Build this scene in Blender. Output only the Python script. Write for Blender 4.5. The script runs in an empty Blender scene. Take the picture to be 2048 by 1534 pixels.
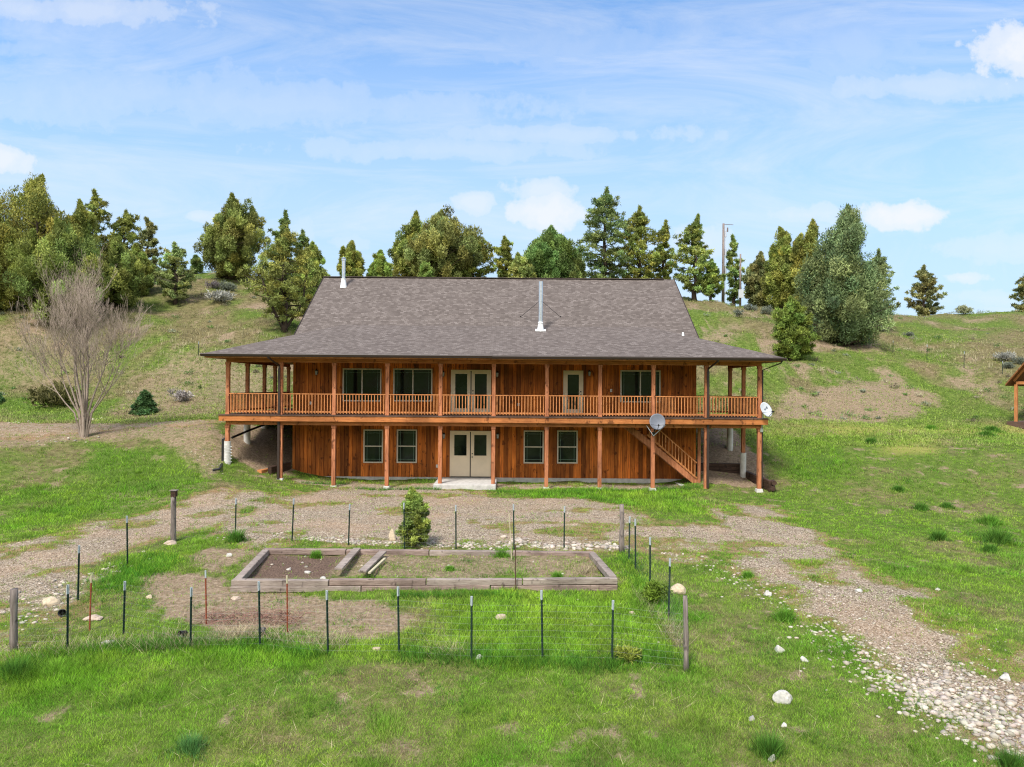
import bpy, bmesh, math, random
import numpy as np
from mathutils import Vector, Matrix
random.seed(7)
rng = np.random.default_rng(7)
sc = bpy.context.scene
COL = sc.collection
PI = math.pi
R = math.radians

# ------------------------------------------------------------------ camera
F = 1450.0
CZ = 4.66
PITCH = math.atan(6 / F); ROLL = 0.0075
RM = Matrix.Rotation(PI / 2 + PITCH, 3, 'X') @ Matrix.Rotation(ROLL, 3, 'Z')
cam = bpy.data.cameras.new('camera'); camo = bpy.data.objects.new('camera', cam); COL.objects.link(camo)
cam.sensor_width = 36; cam.lens = 36 * F / 2048; cam.clip_end = 5000; cam.clip_start = .1
camo.matrix_world = Matrix.Translation((0, 0, CZ)) @ RM.to_4x4()
sc.camera = camo

def ray(px, py):
    return RM @ Vector(((px - 1024) / F, (767 - py) / F, -1))
def atY(px, py, Y):
    d = ray(px, py); t = Y / d.y
    return Vector((d.x * t, Y, CZ + d.z * t))

# ------------------------------------------------------------------ numpy noise
def hash2(ix, iy, s):
    n = (ix.astype(np.int64) * 374761393 + iy.astype(np.int64) * 668265263 + s * 974711) & 0xffffffff
    n = ((n ^ (n >> 13)) * 1274126177) & 0xffffffff
    return ((n ^ (n >> 16)) & 0xffff) / 65535.0
def vnoise(x, y, s=0):
    ix = np.floor(x); iy = np.floor(y); fx = x - ix; fy = y - iy
    fx = fx * fx * (3 - 2 * fx); fy = fy * fy * (3 - 2 * fy)
    a = hash2(ix, iy, s); b = hash2(ix + 1, iy, s); c = hash2(ix, iy + 1, s); d = hash2(ix + 1, iy + 1, s)
    return (a * (1 - fx) + b * fx) * (1 - fy) + (c * (1 - fx) + d * fx) * fy
def fbm(x, y, s=0, o=4):
    v = 0; a = .5; t = 0
    for i in range(o):
        v = v + a * vnoise(x, y, s + i * 17); t += a; a *= .5; x = x * 2.03 + 5.1; y = y * 2.03 + 1.7
    return v / t
def sstep(a, b, x):
    t = np.clip((x - a) / (b - a), 0, 1); return t * t * (3 - 2 * t)

# ------------------------------------------------------------------ terrain heights (thin plate spline)
CP = []
def cpx(px, py, Y): v = atY(px, py, Y); CP.append((v.x, v.y, v.z))
for X in (-15, -8, -2, 4, 9):
    for Y, z in ((6, -2.1), (11.5, -1.4), (15.3, -.95), (18.3, -.65), (22.8, -.35), (27.5, -.12)):
        CP.append((X, Y, z))
for X in (-8.5, -4, 0, 4, 8): CP += [(X, 33, 0.0), (X, 35.4, .10 if X < -3 else .02)]
for a in [(-100, 1010, 27.5), (0, 1010, 27.5), (0, 940, 30.5), (0, 880, 33.5), (150, 880, 34.5), (300, 862, 35.5), (300, 1000, 29), (300, 930, 32),
          (430, 932, 32.5), (440, 868, 34.6), (456, 930, 33.3), (545, 955, 33.3), (497, 888, 35.75), (529, 857, 38.2), (470, 965, 31),
          (0, 830, 41), (300, 830, 42), (0, 770, 48), (300, 640, 58), (420, 700, 52), (420, 620, 62), (420, 552, 75), (80, 640, 54),
          (0, 600, 58), (280, 552, 72), (0, 545, 75), (640, 604, 68), (640, 560, 78), (568, 660, 56), (850, 572, 84), (1100, 580, 86),
          (1400, 604, 85), (1480, 609, 90), (1620, 614, 92), (1800, 616, 95), (2048, 604, 98), (1400, 690, 55), (1400, 640, 68),
          (1690, 690, 62), (1580, 718, 57), (1800, 700, 64), (1800, 760, 54), (1800, 810, 48), (1800, 852, 43.5), (2040, 852, 45.7),
          (2048, 700, 64), (2048, 760, 54), (1600, 852, 42), (1600, 800, 47.5), (1440, 760, 50), (1560, 960, 34.5), (1560, 885, 39),
          (1700, 900, 37.5), (1700, 960, 33.5), (1700, 1000, 31), (1700, 1100, 23), (1900, 950, 34), (1900, 1000, 31), (1900, 1100, 23.3),
          (2048, 1000, 31), (2048, 900, 37), (1420, 985, 32.6), (1540, 985, 33), (1486, 955, 35.6), (1459, 897, 37.7), (1440, 862, 39.5),
          (1405, 925, 36.5), (1405, 962, 34.3), (1500, 1010, 30.5), (2048, 1200, 18.4), (2048, 1400, 13.3)]:
    cpx(*a)
CP += [(-11.5, 41, 2.8), (-12, 46, 3.1), (-10.2, 35.4, .3), (-9.0, 34.4, .12), (-8, 50.5, 3.4), (0, 51, 3.4), (8, 50.5, 3.3), (10, 42, 2.7), (10, 46, 3.0),
       (-21, 33, 1.5), (-32, 33, 2.0), (-32, 24, -.2), (-30, 12, -1.3), (30, 12, -1.3), (35, 24, -.4), (45, 35, 1.2), (50, 46, 2.8), (-50, 46, 4.5),
       (0, 60, 7.0), (-55, 60, 12.5), (60, 64, 8.5), (80, 95, 16.8), (-70, 78, 17),
       (-12, 60, 8.2), (12, 60, 7.2), (0, 72, 11.7),
       (0, -20, -4.2), (-40, -20, -4), (40, -20, -4), (-60, 10, -2), (60, 10, -2)]
CP = np.array(CP)
def tps_fit(P, lam):
    n = len(P); X = P[:, :2] / 20
    d = np.linalg.norm(X[:, None] - X[None], axis=2)
    K = np.where(d > 0, d * d * np.log(d + 1e-12), 0) + lam * np.eye(n)
    A = np.zeros((n + 3, n + 3)); A[:n, :n] = K; A[:n, n] = 1; A[:n, n + 1:] = X; A[n, :n] = 1; A[n + 1:, :n] = X.T
    b = np.zeros(n + 3); b[:n] = P[:, 2]
    return np.linalg.solve(A, b)
TW = tps_fit(CP, 2e-3)
def tps(x, y):
    x = np.asarray(x, float); y = np.asarray(y, float); sh = x.shape
    q = np.stack([x.ravel(), y.ravel()], 1) / 20; out = np.empty(len(q)); C = CP[:, :2] / 20; n = len(C)
    for i in range(0, len(q), 20000):
        s = q[i:i + 20000]
        d2 = ((s[:, None] - C[None]) ** 2).sum(2)
        out[i:i + 20000] = (.5 * d2 * np.log(d2 + 1e-12)) @ TW[:n] + TW[n] + s @ TW[n + 1:]
    return out.reshape(sh)
HX0, HX1, HY0, HY1 = -10.68, 8.99, 35.5, 49.1
def height(x, y, detail=True):
    x = np.asarray(x, float); y = np.asarray(y, float)
    xc = np.clip(x, -75, 80)
    yc = np.clip(y, -20, 100)
    z = tps(xc, yc)
    crest = 88 + (x < 0) * np.clip(-x, 0, 30) * -.35
    over = np.clip(y - crest, 0, None)
    zc = tps(xc, np.minimum(yc, crest))
    z = np.where(y > crest, zc - .0045 * over ** 2 / (1 + .02 * over) , z)
    back = np.clip(-25 - y, 0, None)                      # the opposite hillside behind the viewer
    z = z + sstep(0, 160, back) * 38
    side = np.clip(np.abs(x) - 78, 0, None); z = z + .02 * side
    if detail:
        far = sstep(38, 60, y)
        z = z + (fbm(x * 1.3, y * 1.3, 3, 4) - .5) * .10 + (fbm(x * .35, y * .35, 9, 2) - .5) * (.15 + 1.1 * far)
        z = z + (fbm(x * 6, y * 6, 31, 2) - .5) * .035
    inside = (x > HX0 + .15) & (x < HX1 - .15) & (y > HY0 + .15) & (y < HY1 - .15)
    return np.where(inside, -.1, z)
def hz(x, y): return float(height(np.array([x]), np.array([y]))[0])
def at(px, py, y0=6.0, y1=130):
    d = ray(px, py); ys = np.arange(y0, y1, .1); t = ys / d.y
    X = d.x * t; Z = CZ + d.z * t; H = height(X, ys)
    k = np.argmax(Z < H)
    if Z[k] >= H[k]: k = len(ys) - 1
    if k == 0: k = 1
    a = Z[k - 1] - H[k - 1]; b = H[k] - Z[k]; f = a / (a + b + 1e-9); y = ys[k - 1] + .1 * f; tt = y / d.y
    return Vector((d.x * tt, y, CZ + d.z * tt))

# ------------------------------------------------------------------ object helpers
ORG = {}
def tag(o, label=None, cat=None, group=None, kind=None):
    if label: o['label'] = label
    if cat: o['category'] = cat
    if group: o['group'] = group
    if kind: o['kind'] = kind
    return o
def empty(name, loc, label, cat, group=None):
    o = bpy.data.objects.new(name, None); COL.objects.link(o); o.location = loc; o.empty_display_size = .3
    ORG[o] = Vector(loc); return tag(o, label, cat, group)
def link(name, me, parent=None, org=None):
    o = bpy.data.objects.new(name, me); COL.objects.link(o)
    if parent is not None: o.parent = parent; ORG[o] = ORG.get(parent, Vector((0, 0, 0)))
    else:
        ORG[o] = Vector(org) if org is not None else Vector((0, 0, 0)); o.location = ORG[o]
    return o
def mesh_np(name, V, Fc, mat, parent=None, org=None, cols=None, smooth=False, n=3, mats=None):
    """V (N,3) world coordinates, Fc (M,n)"""
    me = bpy.data.meshes.new(name)
    o = link(name, me, parent, org)
    V = np.asarray(V, np.float32) - np.array(ORG[o], np.float32)
    Fc = np.asarray(Fc, np.int32)
    me.vertices.add(len(V)); me.vertices.foreach_set('co', V.ravel())
    me.loops.add(Fc.size); me.loops.foreach_set('vertex_index', Fc.ravel())
    me.polygons.add(len(Fc)); me.polygons.foreach_set('loop_start', np.arange(0, Fc.size, n, dtype=np.int32))
    me.polygons.foreach_set('loop_total', np.full(len(Fc), n, np.int32))
    if smooth: me.polygons.foreach_set('use_smooth', np.ones(len(Fc), bool))
    me.update(calc_edges=True)
    if cols is not None:
        a = me.color_attributes.new('col', 'FLOAT_COLOR', 'POINT')
        c = np.ones((len(V), 4), np.float32); c[:, :3] = cols; a.data.foreach_set('color', c.ravel())
    me.materials.append(mat)
    return o
class MB:
    def __init__(s): s.v = []; s.f = []; s.uv = {}
    def quadbox(s, P):
        b = len(s.v); s.v += [tuple(p) for p in P]
        for q in ((0, 3, 2, 1), (4, 5, 6, 7), (0, 1, 5, 4), (1, 2, 6, 5), (2, 3, 7, 6), (3, 0, 4, 7)): s.f.append(tuple(b + i for i in q))
        return s
    def box(s, x0, x1, y0, y1, z0, z1):
        return s.quadbox([(x0, y0, z0), (x1, y0, z0), (x1, y1, z0), (x0, y1, z0), (x0, y0, z1), (x1, y0, z1), (x1, y1, z1), (x0, y1, z1)])
    def cbox(s, c, size, rot=None):
        c = Vector(c); h = Vector(size) / 2; P = []
        for z in (-1, 1):
            for x, y in ((-1, -1), (1, -1), (1, 1), (-1, 1)):
                p = Vector((x * h.x, y * h.y, z * h.z))
                if rot is not None: p = rot @ p
                P.append(c + p)
        return s.quadbox(P)
    def bar(s, p, q, w, h, up=Vector((0, 0, 1))):
        p = Vector(p); q = Vector(q); d = (q - p); L = d.length; d.normalize()
        x = d.cross(up)
        if x.length < 1e-3: x = d.cross(Vector((0, 1, 0)))
        x.normalize(); u = x.cross(d)
        P = []
        for e in (p, q):
            pass
        for zz in (-h / 2, h / 2):
            for a, e in ((-w / 2, p), (w / 2, p), (w / 2, q), (-w / 2, q)): P.append(e + x * a + u * zz)
        return s.quadbox(P)
    def tube(s, pts, rs, n=8, cap=True):
        pts = [Vector(p) for p in pts]
        if not isinstance(rs, (list, tuple)): rs = [rs] * len(pts)
        rings = []
        ref = None
        for i, p in enumerate(pts):
            d = (pts[min(i + 1, len(pts) - 1)] - pts[max(i - 1, 0)])
            if d.length < 1e-6: d = Vector((0, 0, 1))
            d.normalize()
            if ref is None or abs(ref.dot(d)) > .95: ref = Vector((1, 0, 0)) if abs(d.x) < .8 else Vector((0, 1, 0))
            x = d.cross(ref).normalized(); y = d.cross(x); b = len(s.v)
            for k in range(n):
                a = 2 * PI * k / n; s.v.append(tuple(p + (x * math.cos(a) + y * math.sin(a)) * rs[i]))
            rings.append(b)
        for a, b in zip(rings, rings[1:]):
            for k in range(n): s.f.append((a + k, a + (k + 1) % n, b + (k + 1) % n, b + k))
        if cap:
            s.f.append(tuple(rings[0] + k for k in range(n))[::-1]); s.f.append(tuple(rings[-1] + k for k in range(n)))
        return s
    def prism(s, poly, d, uvf=None):
        b = len(s.v); n = len(poly); d = Vector(d)
        s.v += [tuple(p) for p in poly]; s.v += [tuple(Vector(p) + d) for p in poly]
        if uvf: s.uv[len(s.f)] = [uvf(Vector(p)) for p in poly]
        s.f.append(tuple(b + i for i in range(n))); s.f.append(tuple(b + n + i for i in range(n))[::-1])
        for i in range(n): j = (i + 1) % n; s.f.append((b + j, b + i, b + n + i, b + n + j))
        return s
    def build(s, name, mat, parent=None, org=None, smooth=False, bevel=0, seg=1):
        me = bpy.data.meshes.new(name); o = link(name, me, parent, org); L = ORG[o]
        me.from_pydata([tuple(Vector(v) - L) for v in s.v], [], s.f); me.materials.append(mat)
        if s.uv:
            uvl = me.uv_layers.new(name='UVMap')
            for fi, uvs in s.uv.items():
                for li, uv in zip(me.polygons[fi].loop_indices, uvs): uvl.data[li].uv = uv
        if not s.uv:
            bm = bmesh.new(); bm.from_mesh(me); bmesh.ops.recalc_face_normals(bm, faces=bm.faces)
            if bevel: bmesh.ops.bevel(bm, geom=list(bm.edges), offset=bevel, segments=seg, affect='EDGES')
            bm.to_mesh(me); bm.free()
        if smooth:
            for p in me.polygons: p.use_smooth = True
        return o

# ------------------------------------------------------------------ material helpers
class NT:
    def __init__(s, name):
        s.m = bpy.data.materials.new(name); s.m.use_nodes = True; s.t = s.m.node_tree; s.n = s.t.nodes; s.b = s.n['Principled BSDF']
    def L(s, a, b): s.t.links.new(a, b)
    def new(s, ty, **k):
        n = s.n.new(ty)
        for a, v in k.items(): setattr(n, a, v)
        return n
    def coord(s, out='Object'): return s.new('ShaderNodeTexCoord').outputs[out]
    def mapping(s, vec, scale=(1, 1, 1), rot=(0, 0, 0), loc=(0, 0, 0)):
        m = s.new('ShaderNodeMapping'); m.inputs['Scale'].default_value = scale; m.inputs['Rotation'].default_value = rot
        m.inputs['Location'].default_value = loc; s.L(vec, m.inputs[0]); return m.outputs[0]
    def noise(s, vec, scale, detail=4, rough=.55, dist=0):
        n = s.new('ShaderNodeTexNoise'); n.inputs['Scale'].default_value = scale; n.inputs['Detail'].default_value = detail
        n.inputs['Roughness'].default_value = rough; n.inputs['Distortion'].default_value = dist; s.L(vec, n.inputs['Vector']); return n.outputs['Fac']
    def ramp(s, fac, stops, interp='LINEAR'):
        r = s.new('ShaderNodeValToRGB'); e = r.color_ramp.elements; r.color_ramp.interpolation = interp
        while len(e) < len(stops): e.new(.5)
        for i, (p, c) in enumerate(stops):
            e[i].position = p; e[i].color = (c, c, c, 1) if isinstance(c, (int, float)) else (*c, 1)
        s.L(fac, r.inputs[0]); return r.outputs[0]
    def mix(s, fac, a, b, mode='MIX'):
        m = s.new('ShaderNodeMix', data_type='RGBA', blend_type=mode)
        for inp, v in ((m.inputs[0], fac), (m.inputs[6], a), (m.inputs[7], b)):
            if isinstance(v, bpy.types.NodeSocket): s.L(v, inp)
            elif isinstance(v, (int, float)): inp.default_value = v
            else: inp.default_value = (*v, 1)
        return m.outputs[2]
    def math(s, op, a, b=0, c=0, clamp=False):
        m = s.new('ShaderNodeMath', operation=op); m.use_clamp = clamp
        for i, v in enumerate((a, b, c)):
            if isinstance(v, bpy.types.NodeSocket): s.L(v, m.inputs[i])
            else: m.inputs[i].default_value = v
        return m.outputs[0]
    def attr(s, name, out='Fac'):
        a = s.new('ShaderNodeAttribute'); a.attribute_name = name; return a.outputs[out]
    def bump(s, h, strength=.3, dist=.02):
        b = s.new('ShaderNodeBump'); b.inputs['Strength'].default_value = strength; b.inputs['Distance'].default_value = dist
        s.L(h, b.inputs['Height']); s.L(b.outputs[0], s.b.inputs['Normal'])
    def done(s, color=None, rough=.8, metal=0, spec=.3):
        if color is not None:
            if isinstance(color, bpy.types.NodeSocket): s.L(color, s.b.inputs['Base Color'])
            else: s.b.inputs['Base Color'].default_value = (*color, 1)
        if isinstance(rough, bpy.types.NodeSocket): s.L(rough, s.b.inputs['Roughness'])
        else: s.b.inputs['Roughness'].default_value = rough
        s.b.inputs['Metallic'].default_value = metal; s.b.inputs['Specular IOR Level'].default_value = spec
        return s.m
def m_simple(name, c, rough=.7, metal=0, var=.25, scale=6, spec=.3, bump=.0):
    t = NT(name); co = t.coord(); n = t.noise(co, scale, 5)
    v = t.ramp(n, [(.3, 1 - var), (.7, 1 + var * .4)])
    col = t.mix(1, c, v, 'MULTIPLY')
    if bump: t.bump(t.noise(co, scale * 6, 4), bump, .01)
    return t.done(col, rough, metal, spec)
def m_wood(name, c1, c2, c3, grain=(14, 14, 1.2), rough=.75, board=None, dark=.35):
    """c1 pale, c2 mid, c3 dark; grain = noise scale per axis; board = (axis, width)"""
    t = NT(name); co = t.coord()
    g = t.noise(t.mapping(co, grain), 1, 6, .65, .6)
    big = t.noise(t.mapping(co, (.9, .9, .5)), 1, 3)
    col = t.ramp(g, [(.25, c3), (.48, c2), (.75, c1)])
    if board:
        sep = t.new('ShaderNodeSeparateXYZ'); t.L(co, sep.inputs[0])
        s = t.math('ADD', sep.outputs[0], t.math('MULTIPLY', sep.outputs[1], .77)) if board[0] == 'XY' else sep.outputs['XYZ'.index(board[0])]
        idx = t.math('FLOOR', t.math('DIVIDE', s, board[1]))
        wn = t.new('ShaderNodeTexWhiteNoise', noise_dimensions='1D'); t.L(idx, wn.inputs['W'])
        v = t.ramp(wn.outputs['Value'], [(0, .45), (.3, .8), (.65, 1.05), (1, 1.45)])
        col = t.mix(1, col, v, 'MULTIPLY')
        fr = t.math('FRACT', t.math('DIVIDE', s, board[1])); col = t.mix(t.ramp(fr, [(.0, .8), (.07, .8), (.1, 0)]), col, (c3[0] * .35, c3[1] * .35, c3[2] * .35))
    kn = t.noise(t.mapping(co, (5.5, 5.5, 3.2)), 1, 2)
    kr = t.ramp(kn, [(.62, 0), (.70, 1)])
    col = t.mix(t.math('MULTIPLY', kr, .7), col, (c3[0] * .4, c3[1] * .4, c3[2] * .4))
    st = t.ramp(big, [(.35, dark), (.6, 1.1)])
    col = t.mix(.8, col, st, 'MULTIPLY')
    t.bump(g, .25, .01)
    return t.done(col, rough, 0, .25)
M = {}
M['siding'] = m_wood('siding_wood', (.76, .25, .045), (.50, .135, .021), (.12, .027, .006), (16, 16, .9), board=('XY', .2), dark=.45)
M['beam'] = m_wood('beam_wood', (.56, .225, .075), (.42, .15, .045), (.2, .065, .02), (1.6, 5, 22), dark=.6)
M['post'] = m_wood('post_wood', (.62, .27, .135), (.42, .155, .07), (.17, .06, .026), (20, 20, 1.6), dark=.6)
M['rail'] = m_wood('rail_wood', (.62, .27, .10), (.50, .20, .07), (.3, .10, .035), (12, 12, 3), dark=.7)
M['deck'] = m_wood('deck_boards', (.16, .10, .07), (.10, .06, .045), (.05, .03, .02), (1.5, 20, 8), dark=.6)
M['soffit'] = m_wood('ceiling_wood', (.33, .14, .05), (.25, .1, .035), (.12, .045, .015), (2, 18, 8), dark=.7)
M['oldwood'] = m_wood('weathered_timber', (.42, .36, .31), (.29, .235, .2), (.11, .08, .065), (3, 26, 26), dark=.6)
M['redtimber'] = m_wood('reddish_timber', (.37, .29, .25), (.26, .19, .16), (.10, .07, .055), (3, 26, 26), dark=.6)
M['darktie'] = m_wood('dark_tie_wood', (.10, .06, .042), (.055, .03, .02), (.02, .012, .01), (4, 4, 20), dark=.5)
M['greypost'] = m_wood('grey_fence_wood', (.36, .31, .28), (.22, .18, .16), (.07, .055, .05), (26, 26, 2.2), dark=.55)
M['bark'] = m_wood('bark', (.12, .085, .065), (.075, .055, .042), (.03, .02, .016), (9, 9, 2.5), dark=.6, rough=.95)
M['palebark'] = m_wood('pale_bark', (.42, .345, .285), (.31, .245, .20), (.16, .12, .095), (12, 12, 2.5), dark=.7, rough=.9)
M['pole'] = m_wood('pole_wood', (.3, .24, .21), (.21, .17, .15), (.1, .08, .07), (20, 20, 1.5), dark=.7)
M['brown_metal'] = m_simple('brown_gutter_metal', (.035, .022, .018), .45, 0, .15, 3, .5)
M['steel'] = m_simple('galvanised_pipe', (.62, .64, .67), .32, .85, .15, 5, .5)
M['white'] = m_simple('white_flashing', (.78, .79, .8), .5, 0, .06, 4)
M['door'] = m_simple('cream_door_paint', (.80, .66, .48), .5, 0, .10, 1.5)
M['frame'] = m_simple('tan_window_frame', (.60, .53, .44), .5, 0, .08, 3)
M['black'] = m_simple('black_iron', (.012, .012, .013), .4, 0, .1, 6, .5)
M['black_plastic'] = m_simple('black_plastic', (.013, .013, .015), .5, 0, .2, 6, .5)
M['concrete'] = m_simple('concrete', (.52, .50, .47), .9, 0, .25, 5, .2, .3)
M['tube'] = m_simple('concrete_column', (.58, .56, .52), .9, 0, .25, 4, .2, .3)
M['dish'] = m_simple('grey_dish_paint', (.14, .155, .19), .5, 0, .12, 4, .4)
M['dishl'] = m_simple('pale_dish_paint', (.55, .58, .62), .5, 0, .1, 4, .4)
M['dishmark'] = m_simple('dish_marking', (.10, .12, .16), .5, 0, .1, 4, .4)
M['green_steel'] = m_simple('green_post_paint', (.022, .05, .036), .6, 0, .35, 25, .3)
M['tip'] = m_simple('pale_post_tip', (.42, .47, .50), .6, 0, .2, 20, .3)
M['rust'] = m_simple('rusty_stake', (.26, .065, .03), .85, 0, .4, 30, .2)
M['brownstake'] = m_simple('brown_stake', (.10, .06, .045), .9, 0, .4, 25, .2)
M['palestake'] = m_simple('pale_stake', (.50, .45, .30), .8, 0, .2, 12, .2)
M['wire'] = m_simple('fence_wire', (.22, .23, .23), .6, .4, .2, 3, .3)
M['outlet'] = m_simple('outlet_cover', (.6, .57, .52), .5, 0, .05, 3, .3)
M['lampglass'] = m_simple('lantern_glass', (.35, .36, .36), .15, 0, .05, 3, .6)
t = NT('window_glass'); co = t.coord(); n = t.noise(co, .8, 3)
t.bump(t.noise(co, 2.2, 2), .05, .02)
M['glass'] = t.done(t.ramp(n, [(.3, (.004, .006, .005)), (.7, (.022, .032, .024))]), .04, 0, .4)  # green-grey mottling paints hillside reflections into the pane colour
t = NT('window_grille'); M['grille'] = t.done((.18, .27, .22), .5)
def m_shingle():
    t = NT('asphalt_shingles'); uv = t.coord('UV')
    mp = t.mapping(uv, (1, 1, 1))
    w = t.noise(mp, 1.3, 2)
    br = t.new('ShaderNodeTexBrick'); t.L(mp, br.inputs['Vector']); br.offset = .37; br.offset_frequency = 2; br.squash = 1
    br.inputs['Color1'].default_value = (.0, .0, .0, 1); br.inputs['Color2'].default_value = (1, 1, 1, 1); br.inputs['Mortar'].default_value = (.1, .1, .1, 1)
    br.inputs['Scale'].default_value = 1; br.inputs['Mortar Size'].default_value = .012; br.inputs['Brick Width'].default_value = .2; br.inputs['Row Height'].default_value = .145
    br.inputs['Bias'].default_value = 0
    col = t.ramp(br.outputs['Color'], [(0, (.102, .083, .073)), (.35, (.132, .109, .097)), (.7, (.156, .130, .116)), (1, (.195, .165, .149))])
    # shadow line at the butt of every course, painted into the colour
    sep = t.new('ShaderNodeSeparateXYZ'); t.L(mp, sep.inputs[0])
    fr = t.math('FRACT', t.math('DIVIDE', sep.outputs[1], .145))
    col = t.mix(t.ramp(fr, [(0, .6), (.16, 0)]), col, (.05, .04, .037))
    col = t.mix(.5, col, t.ramp(t.noise(mp, 60, 3), [(.3, .6), (.7, 1.3)]), 'MULTIPLY')
    col = t.mix(.6, col, t.ramp(t.noise(mp, .35, 4), [(.3, .97), (.7, 1.03)]), 'MULTIPLY')
    t.bump(t.math('ADD', t.math('MULTIPLY', fr, -.6), t.noise(mp, 50, 3)), .5, .012)
    return t.done(col, .92, 0, .2)
M['shingle'] = m_shingle()
def m_col(name, rough=.8, spec=.15, scale=3, trans=0):
    t = NT(name); c = t.attr('col', 'Color'); n = t.noise(t.coord(), scale, 3)
    c = t.mix(.7, c, t.ramp(n, [(.3, .72), (.7, 1.28)]), 'MULTIPLY')
    m = t.done(c, rough, 0, spec)
    if trans:
        tr = t.new('ShaderNodeBsdfTranslucent'); t.L(c, tr.inputs[0]); mx = t.new('ShaderNodeMixShader'); mx.inputs[0].default_value = trans
        out = [x for x in t.n if x.type == 'OUTPUT_MATERIAL'][0]
        t.L(t.b.outputs[0], mx.inputs[1]); t.L(tr.outputs[0], mx.inputs[2]); t.L(mx.outputs[0], out.inputs[0])
    return m
M['leaf'] = m_col('needle_foliage', .75, .2, 1.5, .18)
M['blade'] = m_col('grass_blades', .7, .2, 1.2, .35)
M['stone'] = m_col('pale_stone', .9, .2, 14)
M['twig'] = m_col('dry_stems', .9, .1, 4)

# ------------------------------------------------------------------ ground zones
def poly(pts): return np.array([tuple(at(*p))[:2] for p in pts])
def sdist(P, x, y):
    """signed distance, positive inside"""
    sh = x.shape; x = x.ravel(); y = y.ravel(); d2 = np.full(x.shape, 1e9); ins = np.zeros(x.shape, bool)
    n = len(P)
    for i in range(n):
        a = P[i]; b = P[(i + 1) % n]; e = b - a
        wx = x - a[0]; wy = y - a[1]; tt = np.clip((wx * e[0] + wy * e[1]) / (e @ e + 1e-12), 0, 1)
        d2 = np.minimum(d2, (wx - e[0] * tt) ** 2 + (wy - e[1] * tt) ** 2)
        c = ((a[1] > y) != (b[1] > y)); xi = a[0] + (y - a[1]) / (b[1] - a[1] + 1e-12) * e[0]
        ins ^= c & (x < xi)
    return (np.where(ins, 1, -1) * np.sqrt(d2)).reshape(sh)
G_YARD = poly([(430, 1065), (500, 1012), (600, 985), (700, 966), (880, 972), (1000, 990), (1150, 998), (1240, 1012), (1300, 1045), (1390, 1062), (1440, 1030),
               (1450, 1002), (1560, 1012), (1660, 1105), (1800, 1168), (1940, 1235), (2048, 1290), (2300, 1440), (2300, 1700), (2060, 1570), (1960, 1505), (1850, 1410),
               (1700, 1290), (1560, 1185), (1440, 1120), (1300, 1105), (1240, 1098), (1100, 1096), (900, 1096), (700, 1092), (600, 1087), (480, 1082)])
G_FACE = poly([(590, 957), (1365, 962), (1360, 976), (1000, 979), (700, 977), (590, 966)])
G_LEFT = poly([(-200, 1200), (0, 1100), (150, 1052), (330, 1010), (470, 988), (560, 990), (440, 1042), (330, 1078), (215, 1115), (140, 1185), (60, 1245), (0, 1290), (-200, 1380)])
G_TERR = poly([(-200, 850), (200, 845), (430, 838), (430, 850), (250, 862), (120, 872), (-200, 885)])
D_LIST = [poly(p) for p in (
    [(270, 1150), (330, 1240), (430, 1262), (600, 1262), (740, 1275), (850, 1240), (790, 1195), (600, 1192), (470, 1185), (430, 1150), (500, 1105), (420, 1092), (380, 1110), (400, 1140)],
    [(500, 1104), (1185, 1112), (1220, 1160), (700, 1160), (480, 1160)],
    [(1550, 838), (1560, 790), (1700, 760), (1800, 757), (1880, 800), (1850, 838), (1700, 846)],
    [(300, 842), (440, 838), (560, 800), (560, 735), (450, 700), (340, 700), (270, 760), (200, 830)],
    [(-100, 770), (150, 770), (260, 700), (150, 660), (-100, 660)],
    [(450, 885), (480, 925), (560, 950), (592, 950), (592, 860), (470, 850)],
    [(1395, 970), (1520, 975), (1545, 955), (1500, 890), (1470, 862), (1395, 862)],
    [(1610, 705), (1760, 702), (1740, 680), (1610, 680)],
    [(1400, 700), (1470, 690), (1480, 655), (1400, 650)],
    [(200, 985), (420, 960), (540, 975), (470, 990), (330, 1010), (180, 1030)],
    [(-100, 905), (60, 893), (120, 880), (-100, 878)],
    [(-100, 900), (150, 880), (300, 880), (380, 925), (420, 965), (450, 940), (445, 870), (430, 840), (-100, 845)])]
D_W = [.82, .62, .66, .52, .45, 1, 1, .8, .6, .3, .6, .58]
D_SOIL = poly([(527, 1104), (700, 1108), (668, 1160), (480, 1158)])
Y_LIST = [poly(p) for p in (
    [(1540, 852), (2100, 852), (2100, 880), (1800, 868), (1540, 866)],
    [(1750, 880), (1880, 880), (1870, 905), (1790, 905)])]
L_LIST = [poly(p) for p in (
    [(1540, 870), (1680, 880), (1700, 940), (1640, 990), (1560, 960)],
    [(640, 1195), (1240, 1185), (1360, 1190), (1380, 1330), (1100, 1330), (650, 1310), (860, 1270), (860, 1235)],
    [(190, 1180), (260, 1110), (350, 1108), (350, 1150), (250, 1190)],
    [(-100, 1290), (600, 1290), (640, 1330), (300, 1350), (0, 1400), (-100, 1400)],
    [(0, 840), (0, 800), (230, 800), (230, 840)],
    [(600, 965), (700, 962), (880, 978), (880, 985), (700, 985)],
    [(1000, 978), (1380, 980), (1420, 1000), (1420, 1040), (1300, 1020), (1000, 992)],
    [(200, 890), (430, 950), (380, 985), (150, 1040), (0, 1070), (0, 990), (180, 960)],
    [(1250, 1105), (1300, 1130), (1340, 1200), (1270, 1200), (1240, 1150)])]
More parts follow.
